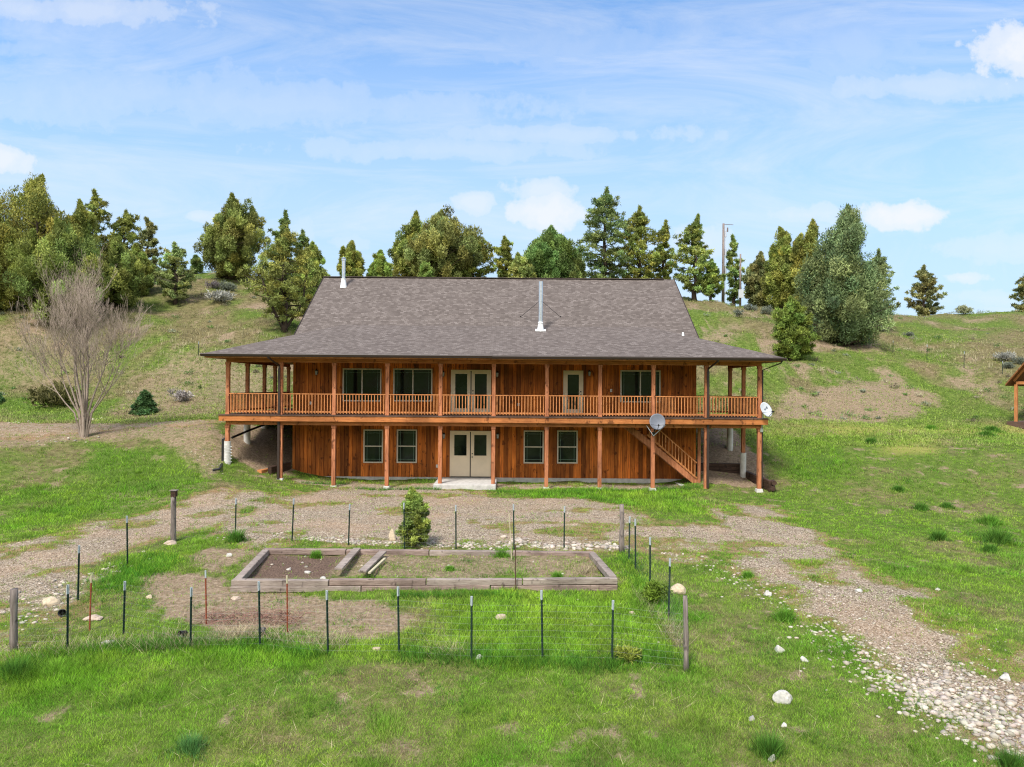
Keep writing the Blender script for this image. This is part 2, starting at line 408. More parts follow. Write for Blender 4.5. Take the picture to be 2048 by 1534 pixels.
def zones(x, y):
    n1 = fbm(x * .8, y * .8, 41, 4) - .5; n2 = fbm(x * 3, y * 3, 57, 3) - .5
    far = sstep(40, 55, y); w = .5 + 1.5 * far
    wob = n1 * 2.0 + n2 * .8
    g = np.maximum(sstep(-.8, 1.0, sdist(G_YARD, x, y) + wob * 1.1), sstep(-.9, .9, sdist(G_LEFT, x, y) + wob * 1.2) * .95)
    g = np.maximum(g, sstep(-.2, .3, sdist(G_FACE, x, y) + wob * .2))
    g = g * (1 - .75 * sstep(.51, .7, fbm(x * .7, y * .9, 141, 4)))
    g = np.maximum(g, .55 * sstep(-.6, .8, sdist(G_TERR, x, y) + wob))
    d = np.zeros_like(x)
    for P, wt in zip(D_LIST, D_W): d = np.maximum(d, wt * sstep(-.5 * w - .1, .7 * w, sdist(P, x, y) + wob * (.5 + .9 * far)))
    soil = sstep(-.2, .35, sdist(D_SOIL, x, y) + wob * .25)
    yl = np.zeros_like(x)
    for P in Y_LIST: yl = np.maximum(yl, sstep(-1, 1.2, sdist(P, x, y) + wob))
    lu = np.zeros_like(x)
    for P in L_LIST: lu = np.maximum(lu, sstep(-.6, .9, sdist(P, x, y) + wob * 1.2))
    patch = sstep(.56, .74, fbm(x * .42, y * .42, 77, 4)) * .75
    patch2 = sstep(.6, .78, fbm(x * 1.6, y * 1.6, 91, 4)) * .6
    d = np.maximum(d, np.maximum(patch2 * (1 - lu * .7), patch * far * .9 * (1 - lu)))
    hill_dry = far * sstep(.38, .62, fbm(x * .12, y * .16, 15, 4))
    # the left bank and the hill on the left are drier
    hill_dry = np.maximum(hill_dry, sstep(-8, -22, x) * sstep(26, 34, y) * .45)
    dry = np.clip(.1 + .7 * (fbm(x * .5, y * .5, 23, 4) - .42) * 1.9 + .5 * (fbm(x * 2.2, y * 2.2, 29, 3) - .5) + hill_dry * .5 - lu * .35, 0, 1)
    return dict(gravel=g, dirt=d, soil=soil, yel=yl, lush=lu, dry=dry)

def grad(a, b, fine, out, n_out):
    c = list(np.arange(a, b, fine)); s = fine; v = b; hi = []
    while v < out[1]: hi.append(v); s = min(s * 1.06, 14); v += s
    hi.append(out[1]); lo = []; s = fine; v = a
    while v > out[0]: s = min(s * 1.06, 14); v -= s; lo.append(v)
    return np.array(sorted(lo) + c + hi)
gx = grad(-18, 18, .13, (-420, 420), 0); gy = grad(9, 38, .11, (-260, 520), 0)
GX, GY = np.meshgrid(gx, gy); GZ = height(GX, GY)
Z_ = zones(GX, GY)
nx, ny = len(gx), len(gy)
idx = np.arange(nx * ny).reshape(ny, nx)
Fq = np.stack([idx[:-1, :-1], idx[:-1, 1:], idx[1:, 1:], idx[1:, :-1]], -1).reshape(-1, 4)
def m_ground():
    t = NT('ground_soil_and_turf'); co = t.coord()
    n_s = t.noise(co, .45, 5); n_m = t.noise(co, 3.2, 5, .62); n_f = t.noise(co, 22, 4, .6); n_x = t.noise(co, 70, 3)
    g, d, so, ye, lu, dr = (t.attr(k) for k in ('gravel', 'dirt', 'soil', 'yel', 'lush', 'dry'))
    green = t.ramp(n_m, [(.25, (.05, .08, .013)), (.5, (.10, .15, .026)), (.75, (.17, .21, .05))])
    green = t.mix(t.math('MULTIPLY', lu, .6), green, (.07, .13, .02))
    straw = t.ramp(n_m, [(.25, (.085, .066, .034)), (.5, (.17, .135, .068)), (.8, (.28, .23, .12))])
    dn = t.math('ADD', dr, t.math('MULTIPLY', t.math('SUBTRACT', n_f, .5), 1.1), clamp=True)
    turf = t.mix(t.ramp(dn, [(.25, 0), (.65, .9)]), green, straw)
    turf = t.mix(t.math('MULTIPLY', ye, .75), turf, (.33, .30, .085))
    dirt = t.ramp(t.noise(co, 9, 5, .65), [(.25, (.14, .098, .062)), (.5, (.27, .195, .13)), (.75, (.43, .33, .235))])
    dm = t.math('ADD', d, t.math('MULTIPLY', t.math('SUBTRACT', n_m, .5), .9), clamp=True)
    dm = t.math('ADD', dm, t.math('MULTIPLY', t.math('SUBTRACT', n_f, .5), .5), clamp=True)
    base = t.mix(t.ramp(dm, [(.25, 0), (.68, .95)]), turf, dirt)
    soilc = t.ramp(n_f, [(.3, (.08, .052, .038)), (.7, (.20, .135, .10))])
    base = t.mix(so, base, soilc)
    vo = t.new('ShaderNodeTexVoronoi'); vo.inputs['Scale'].default_value = 30; t.L(co, vo.inputs['Vector'])
    bw = t.new('ShaderNodeRGBToBW'); t.L(vo.outputs['Color'], bw.inputs[0])
    peb = t.ramp(bw.outputs[0], [(.15, (.16, .12, .082)), (.4, (.34, .265, .185)), (.7, (.50, .40, .295)), (.95, (.69, .60, .47))])
    peb = t.mix(.6, peb, t.ramp(vo.outputs['Distance'], [(0, 1.2), (.6, .55)]), 'MULTIPLY')
    red = t.mix(t.ramp(n_s, [(.45, 0), (.7, .4)]), peb, (.42, .27, .17))
    edge = t.ramp(t.math('ADD', g, t.math('MULTIPLY', t.math('SUBTRACT', n_m, .5), .7), clamp=True), [(.1, 0), (.3, .75), (.6, .2), (.9, 0)])
    base = t.mix(edge, base, t.ramp(n_f, [(.3, (.20, .115, .06)), (.7, (.40, .25, .14))]))
    gm = t.math('ADD', g, t.math('MULTIPLY', t.math('SUBTRACT', n_m, .5), 1.3), clamp=True)
    gm = t.ramp(gm, [(.3, 0), (.75, 1)])
    base = t.mix(gm, base, red)
    base = t.mix(.55, base, t.ramp(n_x, [(.3, .62), (.7, 1.35)]), 'MULTIPLY')
    base = t.mix(.5, base, t.ramp(n_f, [(.3, .72), (.7, 1.25)]), 'MULTIPLY')
    h = t.math('ADD', t.math('MULTIPLY', n_f, 1), t.math('ADD', t.math('MULTIPLY', n_x, .5), t.math('MULTIPLY', vo.outputs['Distance'], t.math('MULTIPLY', gm, -.5))))
    t.bump(h, .8, .05)
    return t.done(base, .95, 0, .1)
M['ground'] = m_ground()
gr = mesh_np('ground', np.stack([GX.ravel(), GY.ravel(), GZ.ravel()], 1), Fq, M['ground'], smooth=True, n=4)
for k, a in Z_.items():
    at_ = gr.data.attributes.new(k, 'FLOAT', 'POINT'); at_.data.foreach_set('value', a.ravel().astype(np.float32))
tag(gr, kind='structure')

# ------------------------------------------------------------------ grass blades
HOLES = []   # rectangles kept free of grass
def blades(name, P, H, C, per, width, label, mat='blade', lean=.45, spread=.5, parent=None, org=None):
    """P (N,3) tuft bases, H heights, C colours; `per` blades to a tuft"""
    N = len(P); K = N * per
    b = np.repeat(P, per, 0); h = np.repeat(H, per) * rng.uniform(.55, 1.1, K); c = np.repeat(C, per, 0) * rng.uniform(.4, 1.5, (K, 1))
    a = rng.uniform(0, 2 * PI, K); r = np.repeat(H, per) * spread * np.sqrt(rng.uniform(0, 1, K))
    b = b + np.stack([np.cos(a) * r, np.sin(a) * r, np.zeros(K)], 1)
    a2 = a + rng.normal(0, .8, K); l = np.abs(rng.normal(lean, .25, K)); th = rng.uniform(0, PI, K)
    w = np.repeat(width, per) if np.ndim(width) else np.full(K, width)
    sx = np.stack([np.cos(th) * w, np.sin(th) * w, np.zeros(K)], 1)
    tip = b + np.stack([np.cos(a2) * l * h, np.sin(a2) * l * h, h], 1)
    b[:, 2] -= .02
    V = np.stack([b - sx / 2, b + sx / 2, tip], 1).reshape(-1, 3)
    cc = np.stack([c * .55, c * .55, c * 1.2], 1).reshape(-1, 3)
    Fc = np.arange(K * 3).reshape(-1, 3)
    return mesh_np(name, V, Fc, M[mat], parent, org, cols=cc)
def scatter(N, ymin, ymax, pw=2.0):
    u = rng.uniform(0, 1, N); q = 2 - pw
    y = (ymin ** (1 - pw) + u * (ymax ** (1 - pw) - ymin ** (1 - pw))) ** (1 / (1 - pw))
    x = rng.uniform(-1, 1, N) * (y * .76 + 2.5)
    return x, y
def free(x, y):
    ok = ~((x > HX0 - .1) & (x < HX1 + .1) & (y > HY0 - .05) & (y < HY1))
    for (x0, x1, y0, y1) in HOLES: ok &= ~((x > x0) & (x < x1) & (y > y0) & (y < y1))
    return ok
HOLES.append((-3.6, -.6, 32.6, 35.6))
x, y = scatter(330000, 9.5, 40)
z_ = zones(x, y)
hills = fbm(x * 1.1, y * 1.1, 61, 3); clump = sstep(.5, .72, fbm(x * .9, y * .9, 63, 3))
dens = (1 - sstep(.25, .8, z_['gravel'])) * (1 - .9 * sstep(.35, .85, z_['dirt'])) * (1 - z_['soil']) * (.55 + .45 * z_['lush'] + .3 * clump) * (1 - .35 * z_['dry'])
dens = np.maximum(dens, .04)
bedin = sdist(D_LIST[1], x, y) > 0
k = (rng.uniform(0, 1, len(x)) < dens) & free(x, y)
k &= ~(bedin & (rng.uniform(0, 1, len(x)) < .5))
x, y = x[k], y[k]; z_ = {a: b[k] for a, b in z_.items()}; clump = clump[k]
P = np.stack([x, y, height(x, y)], 1)
mixn = np.clip(fbm(x * .7, y * .7, 101, 3) * 1.7 - .35, 0, 1)[:, None]; rnd = rng.uniform(0, 1, (len(x), 1))
Cg = (1 - mixn) * np.array([.19, .47, .025]) + mixn * np.array([.40, .62, .05])
Cg = Cg * (.72 + .56 * fbm(x * 2.6, y * 2.6, 171, 3))[:, None]
Cg = Cg * (1 - .35 * clump[:, None]) + .35 * clump[:, None] * np.array([.10, .29, .03])
dryp = np.clip(z_['dry'][:, None] * .9 + (rnd - .68) * .9, 0, .9)
Cg = Cg * (1 - dryp) + dryp * np.array([.48, .39, .18])
Hh = (.06 + .05 * z_['lush'] + .10 * clump * (1 - z_['dry']) * sstep(.45, .7, fbm(x * 3.1, y * 3.1, 131, 2))) * rng.uniform(.6, 1.3, len(x)) * (1 + (y - 12) * .012)
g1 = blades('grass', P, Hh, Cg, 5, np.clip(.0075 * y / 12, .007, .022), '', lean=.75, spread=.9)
tag(g1, 'short green spring grass of the garden and yard', 'grass', kind='stuff')
# hillside grass
x, y = scatter(120000, 38, 98, 1.6); z_ = zones(x, y)
dens = (1 - .85 * sstep(.3, .8, z_['dirt'])) * (1 - z_['gravel'])
k = (rng.uniform(0, 1, len(x)) < dens) & free(x, y); x, y = x[k], y[k]; z_ = {a: b[k] for a, b in z_.items()}
P = np.stack([x, y, height(x, y)], 1)
mixn = np.clip(fbm(x * .3, y * .3, 111, 3) * 1.7 - .35, 0, 1)[:, None]; rnd = rng.uniform(0, 1, (len(x), 1))
Cg = (1 - mixn) * np.array([.28, .46, .06]) + mixn * np.array([.45, .60, .11])
dryp = np.clip(z_['dry'][:, None] * 1.15 + (rnd - .55) * .9, 0, .95)
Cg = Cg * (1 - dryp) + dryp * np.array([.46, .38, .22])
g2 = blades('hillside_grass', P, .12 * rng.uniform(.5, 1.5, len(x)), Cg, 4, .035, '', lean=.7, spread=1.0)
tag(g2, 'thin green and straw coloured grass on the hill behind the house', 'grass', kind='stuff')

# ------------------------------------------------------------------ stones
ico = bmesh.new(); bmesh.ops.create_icosphere(ico, subdivisions=1, radius=1); ICV = np.array([v.co[:] for v in ico.verts]); ICF = np.array([[v.index for v in f.verts] for f in ico.faces]); ico.free()
def stones(name, P, S, C, flat=.55, **kw):
    N = len(P); nv = len(ICV)
    V = ICV[None] * rng.uniform(.72, 1.2, (N, nv, 1))
    sc_ = np.stack([rng.uniform(.75, 1.35, N), rng.uniform(.7, 1.1, N), flat * rng.uniform(.7, 1.2, N)], 1) * S[:, None]
    V = V * sc_[:, None]
    a = rng.uniform(0, 2 * PI, N); c, s = np.cos(a)[:, None], np.sin(a)[:, None]
    X = V[..., 0] * c - V[..., 1] * s; Y = V[..., 0] * s + V[..., 1] * c
    V = np.stack([X, Y, V[..., 2]], -1) + P[:, None]
    Fc = (ICF[None] + (np.arange(N) * nv)[:, None, None]).reshape(-1, 3)
    cc = np.repeat(C, nv, 0)
    return mesh_np(name, V.reshape(-1, 3), Fc, M['stone'], cols=cc, **kw)
def stone_cols(N, lo=.24, hi=.62):
    v = rng.uniform(lo, hi, (N, 1)); return v * np.array([1, .87, .72]) * rng.uniform(.95, 1.05, (N, 3))
def along(pts, N, sig):
    Q = np.array([tuple(at(*p))[:2] for p in pts]); seg = np.linalg.norm(np.diff(Q, axis=0), axis=1); cum = np.concatenate([[0], np.cumsum(seg)])
    s = rng.uniform(0, cum[-1], N); X = np.interp(s, cum, Q[:, 0]); Y = np.interp(s, cum, Q[:, 1])
    return X + rng.normal(0, sig, N), Y + rng.normal(0, sig, N)
# gravel of the drive
x, y = scatter(34000, 9.5, 34); z_ = zones(x, y); k = (rng.uniform(0, 1, len(x)) < sstep(.3, .9, z_['gravel'])) & free(x, y); x, y = x[k], y[k]
S = rng.uniform(.005, .016, len(x)) * (1 + .04 * (y - 12)); P = np.stack([x, y, height(x, y) + S * .2], 1)
tag(stones('gravel', P, S, stone_cols(len(x), .16, .60)), 'loose grey and buff gravel of the drive', 'gravel', kind='stuff')
xs, ys, ss = [], [], []
for pts, N, sig, smin, smax in (([(1800, 1370), (1900, 1400), (1980, 1450), (2060, 1500)], 520, .45, .03, .095), ([(1880, 1350), (2000, 1430), (2100, 1480)], 430, .5, .025, .085),
        ([(1640, 1260), (1730, 1320), (1820, 1390), (1900, 1460)], 330, .34, .02, .07), ([(1330, 1105), (1420, 1130), (1500, 1165), (1560, 1205), (1640, 1260)], 220, .34, .015, .06),
        ([(1700, 1300), (1860, 1330), (2040, 1400)], 460, 1.0, .012, .045), ([(1560, 1140), (1700, 1210), (1850, 1300)], 330, .9, .012, .045),
        ([(600, 1078), (700, 1083), (790, 1088)], 170, .16, .03, .09), ([(830, 1088), (930, 1092), (1020, 1092)], 150, .2, .03, .09), ([(1020, 1082), (1090, 1092), (1180, 1092), (1250, 1096)], 230, .22, .035, .12),
        ([(430, 1075), (520, 1070), (600, 1075)], 60, .25, .02, .06), ([(0, 1250), (60, 1210), (140, 1170), (260, 1120)], 160, .5, .02, .08),
        ([(160, 880), (60, 885)], 25, .4, .03, .09), ([(170, 840), (190, 838)], 22, .35, .05, .13), ([(20, 845), (60, 845)], 25, .4, .03, .09), ([(380, 900), (430, 925), (445, 945)], 60, .3, .02, .05),
        ([(880, 1215), (1200, 1215), (1260, 1260)], 18, .8, .02, .05), ([(520, 1130), (640, 1140), (900, 1130), (1150, 1130)], 40, .5, .02, .06)):
    a, b = along(pts, N, sig); xs.append(a); ys.append(b); ss.append(smin + (smax - smin) * rng.uniform(0, 1, N) ** 2)
x = np.concatenate(xs); y = np.concatenate(ys); S = np.concatenate(ss); P = np.stack([x, y, height(x, y) + S * .15], 1)
tag(stones('rubble', P, S, stone_cols(len(x), .26, .56)), 'broken pale stones scattered along the drive and the garden edge', 'stones', kind='stuff')
def rock(px, py, wpx, hpx, c, label, seed, name='rock', flat=None):
    p = at(px, py); s = wpx / 2 / F * p.y; h = hpx / F * p.y
    bm = bmesh.new(); bmesh.ops.create_icosphere(bm, subdivisions=3, radius=1)
    r = random.Random(seed); off = Vector((r.random() * 50, r.random() * 50, r.random() * 50))
    from mathutils import noise
    for v in bm.verts:
        n = noise.noise(v.co * 1.1 + off) * .35 + noise.noise(v.co * 3 + off) * .13
        v.co = v.co * (1 + n)
        v.co.x *= s; v.co.y *= s * .8; v.co.z = v.co.z * h * .55 + h * .2
        # chop with a few planes so that it looks broken
    for _ in range(4):
        nn = Vector((r.uniform(-1, 1), r.uniform(-1, 1), r.uniform(0, 1))).normalized(); d = s * r.uniform(.55, .8)
        for v in bm.verts:
            e = v.co.dot(nn) - d
            if e > 0: v.co -= nn * e * .85
    me = bpy.data.meshes.new(name); bm.to_mesh(me); bm.free()
    o = bpy.data.objects.new(name, me); COL.objects.link(o); o.location = p
    a = me.color_attributes.new('col', 'FLOAT_COLOR', 'POINT')
    for i in range(len(me.vertices)): a.data[i].color = (*c, 1)
    me.materials.append(M['stone']); return tag(o, label, 'rock', 'loose rocks in the yard')
TAN = (.48, .39, .27); WH = (.47, .45, .41); GREY = (.32, .30, .28); PINK = (.46, .36, .28)
ROCKS = [(1354, 1184, 40, 20, TAN, 'large tan boulder just outside the fence beside the near right wooden post'),
    (1567, 1402, 38, 30, WH, 'big white and grey rock in the grass, largest of the near right lawn'),
    (1559, 1302, 22, 16, WH, 'pinkish white rock in the grass left of a rounder white one'),
    (1609, 1322, 16, 14, WH, 'small round white rock nearest the edge of the stony drive'),
    (1502, 1440, 14, 18, GREY, 'upright grey rock to the lower left of the big white rock'),
    (1567, 1453, 12, 14, WH, 'small white rock just above the dark grass tuft at the bottom'),
    (1543, 1520, 18, 16, WH, 'white rock at the foot of the dark grass tuft at the bottom'),
    (957, 1318, 17, 13, WH, 'white rock at the foot of the front fence between two posts'),
    (753, 1299, 17, 11, PINK, 'small beige rock lying inside the front fence on green grass'),
    (1265, 1228, 14, 9, PINK, 'small pink rock inside the fence near the right side'),
    (1002, 1236, 24, 10, PINK, 'flat pinkish rock on a bare spot in the middle of the garden lawn'),
    (104, 1208, 36, 18, TAN, 'pair-shaped tan boulder left of the second side post'),
    (186, 1238, 34, 10, PINK, 'flat pale slab lying by the rusty stake on the left'),
    (298, 1196, 12, 16, TAN, 'pointed tan stone standing in the grass left of the raised bed'),
    (215, 1287, 30, 7, WH, 'thin white slab in the dry grass by the front fence'),
    (470, 1198, 20, 8, PINK, 'flat pink stone below the front left corner of the raised bed'),
    (458, 1112, 14, 9, WH, 'white stone left of the back corner of the raised bed'),
    (787, 1080, 16, 34, TAN, 'tall tan boulder leaning beside the young pine'),
    (615, 1146, 13, 9, WH, 'white stone on the dark soil in the middle of the left bed'),
    (578, 1140, 10, 7, WH, 'smaller white stone on the dark soil of the bed, left of another'),
    (645, 1158, 14, 7, WH, 'white stone on dark soil against the front timber of the bed'),
    (1718, 1183, 18, 8, WH, 'flat white stone in the middle of the gravel drive'),
    (2010, 1358, 26, 14, WH, 'flat white rock at the far edge of the drive on the right'),
    (1535, 1190, 18, 10, WH, 'white stone among the rubble at the bend of the drive'),
    (1875, 1180, 10, 6, WH, 'small pale stone on the grass edge beyond the drive'),
    (340, 1088, 26, 10, PINK, 'flat stone at the foot of the wooden post with a box')]
for i, r_ in enumerate(ROCKS): rock(*r_, seed=i + 3)

# ------------------------------------------------------------------ tufts standing out from the turf
def tuft(px, py, wpx, hpx, c, label, n=420, name='grass_clump', cat='grass tuft', grp='dark grass clumps', w=.012, lean=.55):
    p = at(px, py); r = wpx / 2 / F * p.y; h = hpx / F * p.y
    a = rng.uniform(0, 2 * PI, n); q = np.minimum(np.abs(rng.normal(0, .48, n)), 1.3) * r * (1 + .25 * np.sin(a * 3 + px) + .15 * np.sin(a * 5 + py))
    X = p.x + np.cos(a) * q; Y = p.y + np.sin(a) * q * .8; P = np.stack([X, Y, height(X, Y)], 1)
    H = h * (1.1 - .6 * np.clip(q / r, 0, 1)) * rng.uniform(.4, 1.2, n)
    o = blades(name, P, H, np.array([c]) * rng.uniform(.6, 1.5, (n, 1)) + rng.uniform(0, .09, (n, 1)) * np.array([[1, .8, .1]]), 3, w * p.y / 16, '', lean=lean, spread=.12, org=p)
    return tag(o, label, cat, grp)
DG = (.075, .23, .032); BG = (.12, .32, .035)
for a in [(1876, 1080, 34, 22, DG, 'round dark green clump alone on the right lawn slope'),
          (1995, 1085, 84, 36, DG, 'widest dark green grass clump near the right edge of the lawn'),
          (1980, 1048, 60, 20, BG, 'soft green clump just above the widest clump on the right lawn'),
          (1980, 1103, 40, 18, DG, 'small dark clump just below the widest clump on the right lawn'),
          (1797, 982, 26, 12, DG, 'small dark green clump high on the right lawn slope'),
          (1842, 1020, 30, 16, DG, 'dark clump at the middle of the right lawn slope'),
          (1895, 1015, 28, 12, DG, 'small clump right of the middle clump on the lawn slope'),
          (1742, 886, 22, 12, DG, 'small clump on the upper lawn nearest the house'),
          (1985, 862, 50, 12, DG, 'long dark clump on the yellow strip near the pavilion'),
          (1975, 872, 40, 12, DG, 'low dark clump in front of another on the yellow strip'),
          (1862, 858, 30, 9, BG, 'faint green clump at the back of the upper lawn'),
          (1570, 1240, 52, 26, BG, 'bright green grass clump on the left edge of the drive'),
          (1495, 1155, 24, 14, BG, 'small bright clump left of the drive near the bend'),
          (1540, 1508, 76, 52, DG, 'large spiky dark green clump at the bottom behind a white rock'),
          (2025, 1534, 70, 42, DG, 'dark green clump in the bottom right corner by the rubble'),
          (472, 1082, 40, 26, DG, 'dark clump at the foot of the back fence near its left end'),
          (380, 1500, 90, 34, (.10, .28, .08), 'bluish green clump in the near lawn left of centre'),
          (30, 1352, 90, 46, DG, 'coarse dark clump at the left edge below the wooden post'),
          (1003, 1112, 44, 18, BG, 'leafy green clump behind the back timber of the bed'),
          (632, 1115, 22, 16, BG, 'bright little clump on the dark soil of the bed'),
          (900, 1140, 26, 10, BG, 'small weeds in the middle of the bed'),
          (1115, 1158, 30, 16, BG, 'dark leafy weed at the front of the bed near its right end')]:
    tuft(*a)
for a in [(60, 20), (120, 25), (100, 60)]: pass
# lush weeds on the left garden edge: one mass
Xw, Yw = along([(215, 1178), (260, 1150), (310, 1120), (345, 1125)], 900, .35)
P = np.stack([Xw, Yw, height(Xw, Yw)], 1)
o = blades('weeds', P, rng.uniform(.08, .2, 900), np.array([(.11, .32, .03)]) * rng.uniform(.7, 1.3, (900, 1)), 6, .013, '', lean=.6, spread=.4)
tag(o, 'lush bright green weeds growing along the left garden edge', 'weeds', kind='stuff')
# strips of lush grass at the house and along the front fence
xa, ya = along([(600, 966), (690, 968)], 150, .12); xb, yb = along([(715, 978), (880, 980)], 260, .1); xc, yc = along([(985, 983), (1150, 985), (1300, 980), (1400, 975)], 900, .2)
xd, yd = along([(60, 1322), (180, 1300), (330, 1290), (520, 1290), (640, 1315)], 1300, .16); xe, ye = along([(800, 1310), (1000, 1320), (1220, 1330), (1300, 1310), (1370, 1330)], 1500, .2)
xf, yf = along([(1250, 1105), (1290, 1180), (1330, 1240)], 400, .2); xg, yg = along([(790, 1192), (1000, 1190), (1030, 1195)], 300, .1)
X = np.concatenate([xa, xb, xc, xd, xe, xf, xg]); Y = np.concatenate([ya, yb, yc, yd, ye, yf, yg]); N = len(X)
o = blades('long_grass', np.stack([X, Y, height(X, Y)], 1), rng.uniform(.08, .22, N), np.array([(.11, .28, .03)]) * rng.uniform(.7, 1.4, (N, 1)), 6, .012, '', lean=.55, spread=.4)
tag(o, 'longer dark green grass along the fence line and house front', 'grass', kind='stuff')
cx_, cy_ = scatter(420, 10, 34, 1.6); zc_ = zones(cx_, cy_); kk = (zc_['gravel'] < .35) & (zc_['soil'] < .3) & free(cx_, cy_); cx_, cy_ = cx_[kk], cy_[kk]
sz_ = rng.uniform(.06, .22, len(cx_)); X = np.repeat(cx_, 26) + rng.normal(0, 1, len(cx_) * 26) * np.repeat(sz_, 26); Y = np.repeat(cy_, 26) + rng.normal(0, 1, len(cx_) * 26) * np.repeat(sz_, 26)
tone_ = np.repeat(rng.uniform(0, 1, (len(cx_), 1)), 26, 0)
o = blades('weeds', np.stack([X, Y, height(X, Y)], 1), np.repeat(sz_, 26) * rng.uniform(.35, .9, len(X)), (1 - tone_) * np.array([.09, .25, .035]) + tone_ * np.array([.28, .42, .05]), 5, .011, '', lean=.8, spread=.5)
tag(o, 'small tufts and weeds scattered over the yard', 'weeds', kind='stuff')
X, Y = scatter(5200, 10, 40, 1.7); kk = free(X, Y) & (fbm(X * .6, Y * .6, 201, 3) > .42); X, Y = X[kk], Y[kk]
o = blades('dead_stalks', np.stack([X, Y, height(X, Y)], 1), rng.uniform(.05, .16, len(X)), np.array([(.55, .46, .28)]) * rng.uniform(.6, 1.2, (len(X), 1)), 2, .008, '', mat='twig', lean=2.2, spread=.6)
tag(o, 'pale dead stalks lying in the grass', 'dry grass', kind='stuff')
# dry straw stems by the front fence and on the hill
xa, ya = along([(30, 1300), (150, 1300), (260, 1290), (400, 1290), (520, 1275), (640, 1290), (700, 1290)], 900, .2)
xb, yb = along([(440, 1280), (500, 1270)], 300, .15); xc, yc = along([(870, 1310), (930, 1300)], 90, .15); xd, yd = along([(1280, 1190), (1320, 1240), (1365, 1300)], 260, .1); xe, ye = along([(1160, 1150), (1190, 1140)], 110, .12)
X = np.concatenate([xa, xb, xc, xd, xe]); Y = np.concatenate([ya, yb, yc, yd, ye]); N = len(X)
o = blades('dry_grass', np.stack([X, Y, height(X, Y)], 1), rng.uniform(.1, .34, N), np.array([(.50, .41, .27)]) * rng.uniform(.6, 1.25, (N, 1)), 3, .008, '', mat='twig', lean=.9, spread=.3)
tag(o, 'bleached dry grass stems tangled along the front fence', 'dry grass', kind='stuff')
xa, ya = along([(1880, 690), (1980, 720), (2040, 735)], 260, 2.6); xb, yb = along([(1390, 618), (1450, 625), (1800, 690)], 120, 2); xc, yc = along([(400, 720), (480, 690), (330, 690)], 300, 3)
X = np.concatenate([xa, xb, xc]); Y = np.concatenate([ya, yb, yc]); N = len(X)
o = blades('hill_straw', np.stack([X, Y, height(X, Y)], 1), rng.uniform(.2, .5, N), np.array([(.5, .45, .28)]) * rng.uniform(.7, 1.2, (N, 1)), 5, .03, '', mat='twig', lean=.35, spread=.4)
tag(o, 'tall pale straw standing on the hillside', 'dry grass', kind='stuff')
# pruned twigs heap
mb = MB(); rr = random.Random(4)
for i in range(260):
    p = at(rr.uniform(400, 600), rr.uniform(1228, 1252)); a = rr.uniform(0, 2 * PI); L = rr.uniform(.15, .5)
    q = p + Vector((math.cos(a) * L, math.sin(a) * L * .6, rr.uniform(.0, .22))); p.z += .02
    mb.tube([p, (p + q) / 2 + Vector((0, 0, rr.uniform(0, .06))), q], [.006, .005, .003], 3, False)
M['twigred'] = m_simple('red_brown_twigs', (.24, .13, .10), .9, 0, .3, 8)
tag(mb.build('twig_pile', M['twigred']), 'low heap of reddish cut twigs left of the raised bed', 'twigs', kind='stuff')

# ------------------------------------------------------------------ foliage
def leaf_cloud(C, Rd, Nl, size, col, up=.3, seed=0, shell=.1):
    """C (K,3) puff centres, Rd (K,3) radii, Nl leaves in each, col (K,3)"""
    K = len(C); n = K * Nl
    c = np.repeat(C, Nl, 0); r = np.repeat(Rd, Nl, 0); co = np.repeat(col, Nl, 0) * rng.uniform(.72, 1.28, (n, 1))
    d = rng.normal(0, 1, (n, 3)); d /= np.linalg.norm(d, axis=1)[:, None]; d *= rng.uniform(shell, 1.05, (n, 1)) ** .8
    p = c + d * r
    ax = rng.normal(0, 1, (n, 3)) + d * .8 + np.array([0, 0, up * 2]); ax /= np.linalg.norm(ax, axis=1)[:, None]
    sd = np.cross(ax, rng.normal(0, 1, (n, 3))); sd /= np.linalg.norm(sd, axis=1)[:, None] + 1e-9
    s = size * rng.uniform(.6, 1.4, (n, 1))
    V = np.stack([p - sd * s * .36, p + sd * s * .36, p + ax * s * 1.8], 1).reshape(-1, 3)
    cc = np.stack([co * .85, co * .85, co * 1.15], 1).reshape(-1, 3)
    return V, np.arange(n * 3).reshape(-1, 3), cc
